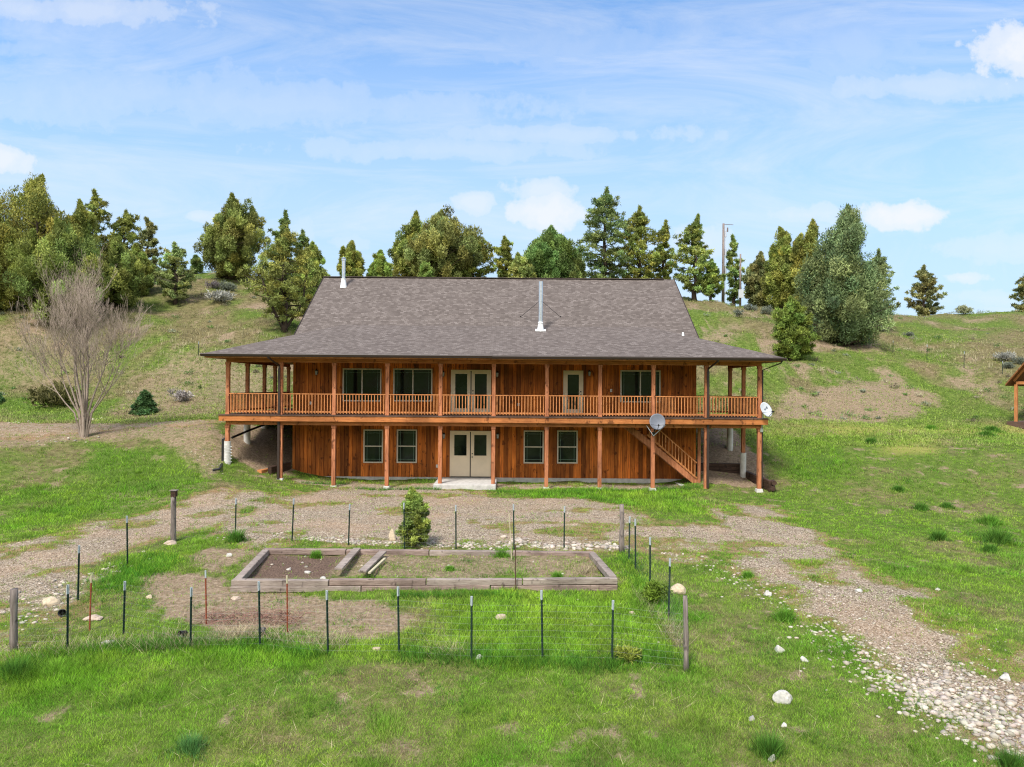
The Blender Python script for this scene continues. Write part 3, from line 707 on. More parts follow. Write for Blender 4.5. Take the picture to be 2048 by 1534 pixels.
def conifer(base, H, W, label, kind='juniper', col=(.10, .13, .03), seed=0, name=None, group=None, lean=0, leaves=1.0, trunk_w=None, bare=.0, sub=0):
    """branches from a tapered trunk, each carrying puffs of needles"""
    global rng
    keep = rng; rng = np.random.default_rng(1000 + seed); r = random.Random(seed)
    base = Vector(base); root = empty(name or {'juniper': 'juniper_tree', 'cedar': 'juniper_tree', 'pine': 'pine_tree', 'young': 'young_pine', 'spruce': 'spruce_tree'}[kind], base, label, 'tree', group)
    mb = MB(); lv = Vector((lean, 0, 0))
    tw = trunk_w or H * .022 + .05
    pts = []; nseg = 8; wob = [Vector((r.uniform(-1, 1), r.uniform(-1, 1), 0)) * H * .012 for _ in range(nseg + 1)]
    for i in range(nseg + 1):
        f = i / nseg; pts.append(base + Vector((0, 0, H * .97 * f - .3 * (i == 0))) + lv * H * f * f + wob[i] * min(i, 3))
    mb.tube(pts, [tw * (1 - .93 * i / nseg) * (1.35 if i == 0 else 1) for i in range(nseg + 1)], 8)
    def tp(f):
        k = min(int(f * nseg), nseg - 1); return pts[k].lerp(pts[k + 1], f * nseg - k)
    Cs, Rs, Cc = [], [], []
    c0 = np.array(col) * (1.4 if kind != 'young' else 1.15); hw = W / 2
    if kind == 'juniper': nb = int(125 * leaves); f0 = .02 + bare; prof = lambda f: (math.sin(PI * min(1, (f + .22) / 1.14)) ** .65) * (1 if f < .6 else 1 - .25 * (f - .6) / .4); ang = (.35, 1.0)
    elif kind == 'cedar': nb = int(125 * leaves); f0 = .02 + bare; prof = lambda f: (min(1, .72 + 1.6 * f) * (1 - f) ** .95) * 1.3; ang = (.3, .95)
    elif kind == 'pine': nb = int(52 * leaves); f0 = .1 + bare; prof = lambda f: min(1, .45 + 1.6 * (f - f0)) * (1 - f) ** .62 * 1.22; ang = (-.05, .45)
    elif kind == 'young': nb = int(70 * leaves); f0 = .05 + bare; prof = lambda f: min(1, .55 + 2.2 * f) * (1 - f ** 2.2) ** .8; ang = (.15, .6)
    else: nb = int(90 * leaves); f0 = .02; prof = lambda f: (1 - f) ** .85; ang = (-.1, .15)
    lob = [(r.uniform(0, 2 * PI), r.uniform(.15, .3)) for _ in range(3)]
    if kind == 'cedar': kind = 'juniper'; nsub = 4; mainw = .78; shr = .45
    elif kind == 'juniper': nsub = 6; mainw = .66; shr = .3
    else: nsub = sub; mainw = 1 - .06 * sub; shr = 1 - .12 * sub
    axes = [(0, 0, 1.0, mainw, shr)]
    for q_ in range(nsub):
        az_ = q_ * 2 * PI / max(nsub, 1) + r.uniform(-.4, .4); rr_ = hw * r.uniform(.42, .6)
        axes.append((math.cos(az_) * rr_, math.sin(az_) * rr_, r.uniform(.55, .9) if kind == 'juniper' else r.uniform(.65, .92), r.uniform(.42, .56), (1 - shr) / nsub))
    nb_all = nb
    for (ox, oy, fh, fw, share) in axes:
        nb = max(6, int(nb_all * share))
        tpx = lambda f, ox=ox, oy=oy, fh=fh: tp(f * fh) + Vector((ox, oy, 0)) * min(1, .25 + f * 1.5)
        if ox or oy: mb.tube([tp(.03), tpx(.35), tpx(.7), tpx(.97)], [tw * .5, tw * .4, tw * .22, .02], 6, False)
        for j_ in range(3):
            p_ = tpx(.93 + .03 * j_); q = .034 * (H * W) ** .5 * (1.1 - j_ * .25); Cs.append(tuple(p_)); Rs.append((q, q, q * 2)); Cc.append(c0 * r.uniform(.8, 1.2))
        for i in range(nb):
            f = f0 + (1 - f0) * (i + r.random()) / nb; f = min(f, .985)
            if kind in ('pine',): f = round(f * 15 + r.uniform(-.22, .22)) / 15 if r.random() < .75 else f
            f = max(f0, min(f, .985))
            az = i * 2.399963 + r.uniform(-.5, .5)
            L = hw * fw * max(prof(f), .06) * (r.uniform(.55, 1.12) if kind not in ('spruce', 'juniper') else r.uniform(.62, 1.12) if kind == 'juniper' else r.uniform(.9, 1.05))
            for (la, lw) in lob: L *= 1 + lw * math.cos(az - la) * .6
            if kind == 'pine' and r.random() < .12: L *= 1.3
            e = r.uniform(*ang) * (1 if kind != 'juniper' else (.5 + .6 * f))
            a = tpx(f * .93); up = math.tan(e) * L
            if kind == 'juniper': up = min(up, H * .2)
            b = a + Vector((math.cos(az) * L, math.sin(az) * L, up))
            if b.z < base.z + .12: b.z = base.z + .12
            mid = a.lerp(b, .55) + Vector((0, 0, -L * .06 if kind != 'juniper' else L * .02))
            rb = max(.012, tw * .32 * (1 - f) + .012)
            mb.tube([a, mid, b], [rb, rb * .6, rb * .22], 4, False)
            tone = r.uniform(.6, 1.4); warm = r.uniform(-1, 1)
            cc = c0 * tone * np.array([1 + .16 * warm, 1, 1 - .1 * warm])
            dens = {'juniper': 2, 'pine': 4, 'young': 5, 'spruce': 5}[kind]
            for j in range(dens):
                s = {'juniper': .42, 'pine': .45, 'young': .25, 'spruce': .15}[kind] + (1.02 - .3) * (j + r.random()) / dens
                s = min(s, 1.03 if r.random() < .8 else 1.1)
                p = a.lerp(mid, s / .55) if s < .55 else mid.lerp(b, (s - .55) / .45)
                pr = {'juniper': .056 * H ** .5 * W ** .5, 'pine': .040 * (H * W) ** .5, 'young': .058 * (H * W) ** .5, 'spruce': .06 * (H * W) ** .5}[kind] * r.uniform(.7, 1.25)
                off = Vector((r.gauss(0, 1), r.gauss(0, 1), r.gauss(0, .7))) * pr * (.7 if kind != 'juniper' else .35)
                p = p + off
                zs = {'juniper': 1.4, 'pine': .7, 'young': .9, 'spruce': .35}[kind]
                if p.z - pr * zs < base.z: p.z = base.z + pr * zs
                Cs.append(tuple(p)); Rs.append((pr, pr, pr * zs)); Cc.append(cc * r.uniform(.75, 1.25))

    for j in range(5):      # leader
        f = .9 + .1 * j / 4; p = tp(min(f, .999)) + Vector((0, 0, H * .02)); q = .03 * (H * W) ** .5 * (1.2 - j * .2)
        Cs.append(tuple(p)); Rs.append((q * .8, q * .8, q * 1.9)); Cc.append(c0)
    px_m = F / 2 / max(base.y, 8)        # render pixels to the metre, for the grain of the foliage
    size = max(1.25 / px_m, .045)
    nl = {'juniper': 200, 'pine': 60, 'young': 90, 'spruce': 60}[kind]
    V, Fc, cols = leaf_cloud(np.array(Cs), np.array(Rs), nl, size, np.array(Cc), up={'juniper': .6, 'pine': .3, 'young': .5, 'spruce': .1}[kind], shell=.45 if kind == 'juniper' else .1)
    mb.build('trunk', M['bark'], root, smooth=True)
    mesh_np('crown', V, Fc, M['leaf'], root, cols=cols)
    rng = keep
    return root
def tree_px(px, ptop, pbase, wpx, label, Y=None, **k):
    """tree of which the foot shows at (px, pbase), or stands hidden at depth Y"""
    if Y is None: b = at(px, pbase, 20)
    else:
        d = ray(px, ptop); X = d.x * Y / d.y; b = Vector((X, Y, hz(X, Y)))
    top = atY(px, ptop, b.y).z
    return conifer(b, top - b.z, wpx / F * b.y, label, **k)
OL = (.215, .235, .055); YG = (.225, .232, .055); DK = (.13, .175, .055); GG = (.15, .20, .085); LG = (.22, .29, .07); PN = (.20, .26, .075); BR = (.20, .205, .08)
G1 = 'trees on the left of the hill'; G2 = 'trees on the crest behind the roof'; G3 = 'trees on the right of the hill'
T = [
 (70, 350, 0, 250, 'largest olive green juniper at the left edge, tallest of its clump', dict(Y=58, kind='juniper', col=YG, group=G1, leaves=2.0)),
 (-20, 400, 0, 180, 'olive juniper cut by the left edge of the picture', dict(Y=55, kind='juniper', col=YG, group=G1, leaves=1.4)),
 (120, 440, 648, 190, 'brighter green juniper in front of the largest one at the left', dict(kind='juniper', col=(.185, .225, .055), group=G1, leaves=1.6)),
 (160, 400, 0, 130, 'juniper between the largest juniper and the thin topped one', dict(Y=57, kind='juniper', col=OL, group=G1, leaves=1.2)),
 (232, 475, 612, 120, 'rounded green juniper at the right end of the left clump', dict(kind='juniper', col=(.18, .215, .055), group=G1, leaves=1.3)),
 (188, 378, 0, 90, 'thin topped juniper rising behind the left clump', dict(Y=66, kind='pine', col=OL, group=G1)),
 (250, 420, 0, 100, 'dark tipped juniper on the ridge right of the left clump', dict(Y=68, kind='pine', col=OL, group=G1, leaves=1.2)),
 (296, 436, 0, 70, 'half bare ragged conifer with dead top on the left ridge', dict(Y=68, kind='pine', col=BR, group=G1, leaves=.8)),
 (275, 490, 0, 70, 'small dense juniper below the ragged conifer on the left', dict(Y=64, kind='juniper', col=OL, group=G1)),
 (350, 486, 608, 84, 'small layered pine standing alone on the left slope', dict(kind='pine', col=(.23, .28, .10), group=G1, leaves=1.2)),
 (392, 512, 0, 26, 'tiny dark conifer on the skyline left of the round juniper', dict(Y=76, kind='pine', col=DK, group=G1, leaves=.7)),
 (463, 390, 0, 128, 'tall rounded juniper alone on the left skyline', dict(Y=73, kind='juniper', col=(.195, .21, .055), group=G1, leaves=1.7)),
 (570, 420, 0, 70, 'dark pointed conifer with narrow spire behind the spreading pine', dict(Y=68, kind='pine', col=DK, group=G1, leaves=1.1)),
 (604, 460, 0, 50, 'slim leaning conifer right of the narrow spire', dict(Y=70, kind='pine', col=DK, group=G1, leaves=.7)),
 (568, 452, 662, 205, 'broad spreading pine on the slope left of the roof', dict(kind='pine', col=(.22, .235, .06), group=G1, leaves=2.1, bare=.06, sub=3)),
 (622, 487, 0, 84, 'green conifer touching the left gable edge of the roof', dict(Y=66, kind='cedar', col=(.23, .28, .07), group=G1, leaves=1.3)),
 (702, 484, 0, 58, 'pointed small conifer behind the left stove pipe', dict(Y=84, kind='cedar', col=OL, group=G2, leaves=1.2)),
 (762, 503, 0, 54, 'small green conifer between the left stove pipe and the broad tree', dict(Y=84, kind='cedar', col=LG, group=G2, leaves=1.0)),
 (830, 425, 0, 110, 'left part of the broad tree mass behind the roof, with a thin spire', dict(Y=88, kind='juniper', col=OL, group=G2, leaves=1.1)),
 (882, 422, 0, 190, 'broad round crowned tree with dark stems behind the roof', dict(Y=86, kind='juniper', col=(.20, .215, .065), group=G2, leaves=1.9, bare=.04)),
 (945, 462, 0, 110, 'ragged green tree at the right side of the broad tree mass', dict(Y=87, kind='pine', col=OL, group=G2, leaves=1.5)),
 (850, 525, 0, 44, 'low bright green conifer just above the ridge of the roof', dict(Y=76, kind='young', col=LG, group=G2)),
 (1010, 474, 0, 56, 'slim open conifer left of the dense round tree', dict(Y=87, kind='pine', col=OL, group=G2, leaves=1.1)),
 (1038, 508, 0, 56, 'low pale green conifer left of the dense round tree', dict(Y=80, kind='young', col=(.30, .34, .10), group=G2)),
 (1098, 455, 0, 130, 'dense round dark green tree behind the centre stove pipe', dict(Y=84, kind='juniper', col=(.13, .20, .055), group=G2, leaves=1.9)),
 (1150, 500, 0, 50, 'small dark green tree at the right side of the dense round tree', dict(Y=83, kind='juniper', col=DK, group=G2, leaves=.9)),
 (1208, 372, 0, 140, 'tallest pine behind the roof with open dark branches', dict(Y=86, kind='pine', col=(.15, .20, .065), group=G2, leaves=1.7, trunk_w=.3)),
 (1278, 412, 0, 110, 'second tallest olive pine right of the tallest one', dict(Y=87, kind='pine', col=OL, group=G2, leaves=1.9)),
 (1330, 440, 0, 56, 'narrow pine between the olive pine and the right gable', dict(Y=89, kind='pine', col=OL, group=G2, leaves=1.1)),
 (1390, 430, 0, 96, 'tall open pine beside the right end of the roof', dict(Y=84, kind='pine', col=(.20, .25, .065), group=G2, leaves=1.5)),
 (1422, 520, 606, 50, 'low bushy pine between the tall open pine and the power pole', dict(Y=83, kind='pine', col=LG, group=G2, leaves=1.1)),
 (1468, 470, 0, 44, 'very slender pine between the two poles', dict(Y=91, kind='pine', col=PN, group=G3, leaves=.8)),
 (1520, 505, 0, 56, 'low brownish conifer at the left of the right hand group', dict(Y=88, kind='juniper', col=BR, group=G3, leaves=1.0)),
 (1566, 455, 0, 88, 'olive conifer with pointed top left of the big grey green juniper', dict(Y=84, kind='cedar', col=OL, group=G3, leaves=1.5)),
 (1622, 440, 0, 90, 'pointed olive conifer just behind the big grey green juniper', dict(Y=82, kind='cedar', col=YG, group=G3, leaves=1.4)),
 (1688, 410, 690, 215, 'big grey green juniper with pointed top on the right slope', dict(kind='cedar', col=GG, group=G3, leaves=2.6)),
 (1755, 500, 0, 110, 'ragged dark limb like conifer behind the right side of the big juniper', dict(Y=72, kind='pine', col=(.18, .22, .09), group=G3, leaves=1.3)),
 (1581, 596, 720, 92, 'bright green young pine beside the right corner of the porch roof', dict(kind='young', col=(.19, .255, .05), group=G3, leaves=1.6)),
 (1732, 660, 682, 24, 'tiny dark juniper bush right of the big juniper', dict(kind='young', col=DK, group=G3, leaves=.5)),
 (1850, 532, 0, 64, 'lone small pine on the bare right skyline', dict(Y=95, kind='pine', col=BR, group=G3, leaves=1.2)),
 (2056, 540, 0, 60, 'pine cut by the right edge on the skyline', dict(Y=98, kind='pine', col=BR, group=G3, leaves=1.1)),
 (826, 976, 1090, 64, 'young pine behind the back fence in front of the house', dict(kind='young', col=(.24, .31, .07), leaves=1.8, name='young_pine')),
 (290, 782, 828, 60, 'small dark spruce with layered branches on the bare left terrace', dict(kind='spruce', col=(.07, .14, .05), leaves=1.5)),
 (-12, 778, 806, 36, 'small spruce cut by the left edge of the picture', dict(kind='spruce', col=(.07, .14, .05))),
]
for i, (px, pt, pb, w, lab, kw) in enumerate(T):
    kw = dict(kw); Yv = kw.pop('Y', None)
    tree_px(px, pt, pb, w, lab, Y=Yv, seed=i + 11, **kw)

# low brush on the hill
N = 340; X, Y = scatter(N, 44, 90, 1.3); zz_ = zones(X, Y); kk = free(X, Y) & (zz_['gravel'] < .3); X, Y = X[kk], Y[kk]; N = len(X)
rb_ = rng.uniform(.10, .34, N); pal = np.array([(.20, .22, .15), (.10, .17, .05), (.34, .31, .2), (.16, .14, .09), (.14, .22, .06)])[rng.integers(0, 5, N)] * rng.uniform(1.0, 1.7, (N, 1))
V, Fc, cc = leaf_cloud(np.stack([X, Y, height(X, Y) + rb_ * .35], 1), np.stack([rb_ * 1.5, rb_ * 1.3, rb_ * .7], 1), 70, .07, pal, .5)
tag(mesh_np('brush', V, Fc, M['leaf'], cols=cc), 'small sage and grass tussocks dotted over the hillside', 'brush', kind='stuff')
# bare deciduous tree
def bare_tree():
    b = at(168, 874, 25); r = random.Random(12)
    root = empty('bare_tree', b, 'leafless tree with many fine upright branches beside the left track', 'tree')
    H = atY(168, 548, b.y).z - b.z
    tr = MB(); tw = MB()
    def grow(p, d, L, rad, lvl):
        n = 5; pts = [p.copy()]; rs = [rad]; dd = d.copy()
        for i in range(n):
            dd = (dd + Vector((r.gauss(0, .07), r.gauss(0, .07), .045 + .02 * lvl))).normalized()
            p = p + dd * L / n; pts.append(p.copy()); rs.append(max(rad * (1 - .85 * (i + 1) / n), .004))
        (tr if lvl == 0 else tw).tube(pts, rs, 6 if lvl < 2 else 3, False)
        if lvl >= 4 or rad < .003: return
        k = [7, 5, 5, 3][lvl]
        for j in range(k):
            s = r.uniform(.15 if lvl else .3, 1); i = min(int(s * n), n - 1); q = pts[i].lerp(pts[i + 1], s * n - i)
            ax = Vector((r.gauss(0, 1), r.gauss(0, 1), r.gauss(0, .4))).normalized(); sp = r.uniform(.3, .62)
            nd = (dd * (1 - sp * .3) + ax * sp).normalized()
            if nd.z < .12: nd.z = .12; nd.normalize()
            grow(q, nd, L * r.uniform(.42, .66), max(rs[i] * .5, .0045), lvl + 1)
    for i, (dx, dy, l, s0) in enumerate([(-.15, .05, .85, .11), (.06, .1, .95, .12), (-.5, -.1, .75, .08), (.45, 0, .78, .08), (.2, -.4, .75, .07), (-.25, .45, .7, .06), (-.8, .2, .78, .06), (.75, .2, .74, .06), (-.95, -.25, .7, .055), (-.55, .5, .8, .06), (.5, .45, .7, .055), (.0, -.1, 1.0, .09)]):
        st = b + Vector((dx * .12, dy * .12, -.1)); 
        tr.tube([b + Vector((dx * .1, dy * .1, -.2)), b + Vector((dx * .25, dy * .25, .45)), b + Vector((dx * .42, dy * .42, 1.15))], [s0 * 1.15, s0 * .85, s0 * .7], 8, False)
        grow(b + Vector((dx * .42, dy * .42, 1.15)), Vector((dx * .8, dy * .8, 1)).normalized(), (H - 1.2) * l * .71, s0 * .66, 0)
    tr.build('trunk', M['palebark'], root, smooth=True); tw.build('branches', M['palebark'], root)
bare_tree()
def shrub(px, pbase, wpx, hpx, c, label, n=220, name='sagebrush', cat='shrub', grp='grey shrubs on the hillside'):
    p = at(px, pbase, 20); w = wpx / F * p.y; h = hpx / F * p.y
    C = np.stack([p.x + rng.normal(0, w * .22, 14), p.y + rng.normal(0, w * .2, 14), p.z + h * rng.uniform(.25, .75, 14)], 1)
    V, Fc, cc = leaf_cloud(C, np.full((14, 3), (w * .16 + h * .16) / 1.2), n // 2, max(.05, w * .05), np.array([c]) * rng.uniform(.7, 1.3, (14, 1)), .5)
    return tag(mesh_np(name, V, Fc, M['leaf'], None, p, cols=cc), label, cat, grp)
SG = (.20, .225, .17); SW = (.33, .33, .29); SP = (.22, .19, .19)
for a in [(368, 802, 42, 22, (.42, .38, .36), 'pale grey dead shrub right of the small dark spruce'),
          (425, 576, 26, 14, SP, 'dark purplish shrub near the left skyline below the round juniper'),
          (455, 580, 40, 13, SG, 'pale grey green sagebrush right of the purplish shrub'),
          (300, 556, 44, 12, SG, 'low green sagebrush on the left skyline'),
          (440, 600, 60, 12, SW, 'bleached low sagebrush above the grass slope left of the pine'),
          (1478, 634, 16, 16, SG, 'small round sagebrush below the second pole'),
          (1535, 628, 24, 17, SG, 'sagebrush in front of the olive conifers'),
          (1500, 620, 30, 10, SG, 'low sagebrush on the skyline between pole and conifers'),
          (2010, 720, 38, 16, SW, 'silvery sagebrush near the right edge above the pavilion'),
          (2040, 728, 26, 14, SG, 'sagebrush at the right edge above the pavilion roof'),
          (2015, 738, 20, 14, SG, 'grey green sagebrush just below the silvery one'),
          (1930, 625, 40, 12, (.34, .36, .2), 'pale yellow green shrub on the right skyline slope'),
          (1820, 672, 20, 8, SG, 'small sagebrush on the right slope beyond the fence posts'),
          (1755, 660, 20, 10, SG, 'small sagebrush beside the right foot of the big juniper'),
          (122, 812, 100, 40, (.17, .16, .06), 'olive brown bush behind the bare tree'),
          (1310, 1205, 50, 46, (.17, .26, .03), 'yellow green leafy weed by the right side fence'),
          (1255, 1318, 46, 18, (.30, .36, .06), 'yellow flowering weed at the front right of the fence')]:
    shrub(*a)
mb = MB(); p = at(1955, 607, 60); r = random.Random(3)
p = Vector((atY(1955, 600, 95).x, 95, hz(atY(1955, 600, 95).x, 95)))
for i in range(12):
    a = r.uniform(-1.2, 1.2); L = r.uniform(.7, 1.5); q = p + Vector((math.sin(a) * L, r.uniform(-.4, .4), math.cos(a) * L * .9)); m_ = (p + q) / 2 + Vector((r.uniform(-.1, .1), 0, 0))
    mb.tube([p, m_, q], [.04, .03, .015], 4, False); mb.tube([m_, m_ + Vector((r.uniform(-.4, .4), 0, r.uniform(.2, .5)))], [.02, .01], 4, False)
tag(mb.build('dead_shrub', M['bark'], None, p), 'bare dark shrub alone on the right skyline', 'shrub')

# ------------------------------------------------------------------ house
PY = 33.3; PXs = [-13.04 + 24.41 / 10 * i for i in range(11)]
DZ = 3.29
house = empty('house', (-.85, 40, 0), 'two storey brown wooden house with wrap-around balcony and grey shingle roof', 'house')
WT = 5.86
# window and door openings on the front wall, from measured positions at the wall plane
def wx(px): return (px - 1024) / F * HY0
def wz(px, py): return atY(px, py, HY0).z
ops = []
for (x0, x1, y0, y1) in ((686.3, 762, 737.8, 802), (787.5, 864, 738, 802), (1241.4, 1320, 741.5, 804)): ops.append(('win', wx(x0), wx(x1), wz((x0 + x1) / 2, y1), wz((x0 + x1) / 2, y0), 'slide'))
for (x0, x1, y0, y1) in ((728.9, 766.5, 859.8, 925), (795.4, 834.2, 859.8, 925), (1049, 1087.6, 861.8, 926), (1116, 1155.4, 861.8, 926)): ops.append(('win', wx(x0), wx(x1), wz((x0 + x1) / 2, y1), wz((x0 + x1) / 2, y0), 'hung'))
ops.append(('door', wx(901.9), wx(982.2), DZ + .03, wz(942, 739.7), 'french_up'))
ops.append(('door', wx(1126.7), wx(1166.4), DZ + .03, wz(1146, 741.2), 'single'))
ops.append(('door', wx(900.9), wx(982.6), .24, wz(942, 861.7), 'french_low'))
# front wall: rectangles around the openings
def wall_with_holes(x0, x1, z0, z1, holes):
    xs = sorted({x0, x1, *[h[0] for h in holes], *[h[1] for h in holes]}); mb = MB()
    for a, b in zip(xs, xs[1:]):
        hs = sorted([(h[2], h[3]) for h in holes if h[0] < (a + b) / 2 < h[1]]); z = z0
        for (c, d) in hs:
            if c > z + .001: mb.box(a, b, HY0, HY0 + .16, z, c)
            z = d
        if z1 > z: mb.box(a, b, HY0, HY0 + .16, z, z1)
    return mb
holes = [(o[1], o[2], o[3], o[4]) for o in ops]
mb = wall_with_holes(HX0, HX1, .2, WT, holes)
# battens
def hit(xa, xb, z0, z1):
    seg = [(z0, z1)]
    for h in holes:
        if xb > h[0] - .06 and xa < h[1] + .06:
            s2 = []
            for a, b in seg:
                if h[3] + .06 <= a or h[2] - .06 >= b: s2.append((a, b)); continue
                if a < h[2] - .06: s2.append((a, h[2] - .06))
                if b > h[3] + .06: s2.append((h[3] + .06, b))
            seg = s2
    return seg
xx = HX0 + .05
while xx < HX1 - .05:
    for lo, hi in ((.2, 2.98), (3.3, WT)):
        for a, b in hit(xx, xx + .045, lo, hi): mb.box(xx, xx + .045, HY0 - .018, HY0 - .001, a, b)
    xx += .2
# side walls and the gable ends, with battens
for X0, X1, s in ((HX0, HX0 + .16, -1), (HX1 - .16, HX1, 1)):
    mb.box(X0, X1, HY0 + .16, HY1, .14, WT)
    yy = HY0 + .1
    while yy < HY1:
        if s < 0: mb.box(X0 - .018, X0 - .001, yy, yy + .045, .14, WT)
        else: mb.box(X1 + .001, X1 + .018, yy, yy + .045, .14, WT)
        yy += .2
mb.box(HX0 + .16, HX1 - .16, HY1 - .16, HY1, .14, WT)
EZ = 6.05; EY = PY - .8; EX0 = PXs[0] - .8; EX1 = PXs[-1] + .8; RY = 42.3; RZ = 10.97; SL = .344; SU = .667
RX0 = HX0 - .33; RX1 = HX1 + .42
for X0, X1 in ((HX0, HX0 + .14), (HX1 - .14, HX1)):
    mb.prism([(X0, HY0 + 1.2, WT), (X0, HY1 - 1.2, WT), (X0, RY + .4, RZ - .55), (X0, RY, RZ - .3), (X0, RY - .4, RZ - .55)], (X1 - X0, 0, 0))
mb.build('wall', M['siding'], house)
MB().box(HX0 + .02, HX1 - .02, HY0 - .03, HY0 + .1, -.25, .197).build('foundation', M['concrete'], house)
# corner and trim boards below the windows
mb = MB()
for o_ in ops:
    if o_[0] == 'win' and o_[5] == 'hung': MB().box(o_[1] - .35, o_[2] + .35, HY0 - .03, HY0 - .0195, o_[3] - .12, o_[3] - .045).build('trim_board', M['siding'], house)
for a, b in ((HX0 - .03, HX0 + .1), (HX1 - .1, HX1 + .03)): MB().box(a, b, HY0 - .035, HY0 - .0195, .2, WT).build('corner_board', M['siding'], house)
def frame_rect(mb, x0, x1, z0, z1, w, y0, y1):
    mb.box(x0, x1, y0, y1, z0, z0 + w); mb.box(x0, x1, y0, y1, z1 - w, z1); mb.box(x0, x0 + w, y0, y1, z0 + w, z1 - w); mb.box(x1 - w, x1, y0, y1, z0 + w, z1 - w)
def window(x0, x1, z0, z1, style):
    mb = MB(); frame_rect(mb, x0 - .02, x1 + .02, z0 - .02, z1 + .02, .06, HY0 - .035, HY0 + .09); xm = (x0 + x1) / 2; zm = (z0 + z1) / 2
    if style == 'slide': mb.box(xm - .028, xm + .028, HY0 - .02, HY0 + .07, z0 + .04, z1 - .04)
    else: mb.box(x0 + .04, x1 - .04, HY0 - .02, HY0 + .07, zm - .026, zm + .026)
    wd = mb.build('window', M['frame'], house)
    g = MB()
    if style == 'slide': panes = [(x0 + .04, xm - .028, z0 + .04, z1 - .04), (xm + .028, x1 - .04, z0 + .04, z1 - .04)]
    else: panes = [(x0 + .04, x1 - .04, z0 + .04, zm - .026), (x0 + .04, x1 - .04, zm + .026, z1 - .04)]
    for i, p in enumerate(panes): MB().box(p[0], p[1], HY0 + .03 + .012 * i, HY0 + .04 + .012 * i, p[2], p[3]).build('pane', M['glass'], wd)
    gr_ = MB()
    if style == 'slide':
        for xg in (x0 + .16, x1 - .16): gr_.box(xg - .006, xg + .006, HY0 + .018, HY0 + .026, z0 + .04, z1 - .04)
        gr_.box(x0 + .04, x1 - .04, HY0 + .012, HY0 + .017, z1 - .17, z1 - .16)
    else:
        for xg in (x0 + .15, x1 - .15): gr_.box(xg - .006, xg + .006, HY0 + .018, HY0 + .026, z0 + .04, z1 - .04)
        for zg in (z0 + .16, z1 - .15): gr_.box(x0 + .04, x1 - .04, HY0 + .012, HY0 + .017, zg - .006, zg + .006)
    gr_.build('grille', M['grille'], wd)
def door(x0, x1, z0, z1, style):
    mb = MB(); w = .05
    mb.box(x0, x0 + w, HY0 - .03, HY0 + .1, z0, z1); mb.box(x1 - w, x1, HY0 - .03, HY0 + .1, z0, z1); mb.box(x0 + w, x1 - w, HY0 - .03, HY0 + .1, z1 - w, z1)
    dn = 'entrance_door' if style == 'single' else 'french_door'
    dr = mb.build(dn, M['door'], house)
    dr['label'] = {'french_up': 'cream double doors with tall glass onto the balcony', 'french_low': 'cream double doors with half glass on the ground floor', 'single': 'cream single door with tall glass on the balcony'}[style]
    MB().box(x0 + w, x1 - w, HY0 - .045, HY0 + .1, z0 - .035, z0).build('threshold', M['black'], dr)
    leaves = [(x0 + w, x1 - w)] if style == 'single' else [(x0 + w, (x0 + x1) / 2 - .025), ((x0 + x1) / 2 + .025, x1 - w)]
    if style != 'single': MB().box((x0 + x1) / 2 - .024, (x0 + x1) / 2 + .024, HY0 - .004, HY0 + .06, z0, z1 - w).build('astragal', M['brown_metal'], dr)
    for i, (a, b) in enumerate(leaves):
        gz1 = z1 - .19; gz0 = z0 + .24 if style != 'french_low' else z1 - 1.22; ga, gb = a + .15, b - .15
        m2 = MB(); y0, y1 = HY0 + .005, HY0 + .05
        m2.box(a, ga, y0, y1, z0 + .003, z1 - w - .003); m2.box(gb, b, y0, y1, z0 + .003, z1 - w - .003); m2.box(ga, gb, y0, y1, gz1, z1 - w - .003); m2.box(ga, gb, y0, y1, z0 + .003, gz0)
        frame_rect(m2, ga - .025, gb + .025, gz0 - .025, gz1 + .025, .035, y0 - .014, y0 - .001)
        lf = m2.build('door_leaf', M['door'], dr)
        MB().box(ga, gb, HY0 + .022, HY0 + .034, gz0, gz1).build('door_glass', M['glass'], dr)
        if (style == 'single') or i == 1:
            hx = b - .07 if style == 'single' else a + .07
            k = MB(); k.tube([(hx, HY0 - .06, z0 + .96), (hx, HY0 + .005, z0 + .96)], [.032, .018], 10); k.tube([(hx, HY0 - .03, z0 + 1.12), (hx, HY0 + .005, z0 + 1.12)], [.03, .03], 10)
            k.build('door_handle', M['black'], dr)
for o_ in ops:
    if o_[0] == 'win': window(*o_[1:])
    else: door(*o_[1:])
MB().box(-3.55, -.7, 32.85, HY0 - .04, -.15, .19).build('door_slab', M['concrete'], house, bevel=.015)
# roof
def on_upper(y): return RZ - SU * (RY - y)
t0 = (EZ - (RZ - SU * (RY - EY))) / (SU - SL)          # run from the eave to the break in pitch
BY = EY + t0; BZ = EZ + SL * t0
hl = (EX0 + t0, BY, BZ); hr = (EX1 - t0, BY, BZ)
zl = EZ + SL * (RX0 - EX0); yl = RY - (RZ - zl) / SU
zr = EZ + SL * (EX1 - RX1); yr = RY - (RZ - zr) / SU
LB = 43.2; RB = 38.9; DTH = (0, 0, -.10)
mb = MB()
cs, cu = math.hypot(1, SL), math.hypot(1, SU)
fU = lambda p: (p.x, (p.y - EY) * cu + .05); fL = lambda p: (p.x, (p.y - EY) * cs)
fS0 = lambda p: (p.y, (p.x - EX0) * cs); fS1 = lambda p: (p.y, (EX1 - p.x) * cs); fB = lambda p: (p.x, (RY * 2 - p.y) * cu)
mb.prism([(EX0, EY, EZ), (EX1, EY, EZ), hr, hl], DTH, fL)
mb.prism([hl, hr, (RX1, yr, zr), (RX1, RY, RZ), (RX0, RY, RZ), (RX0, yl, zl)], DTH, fU)
mb.prism([(EX0, EY, EZ), hl, (RX0, yl, zl), (RX0, LB, zl), (EX0, LB, EZ)], DTH, fS0)
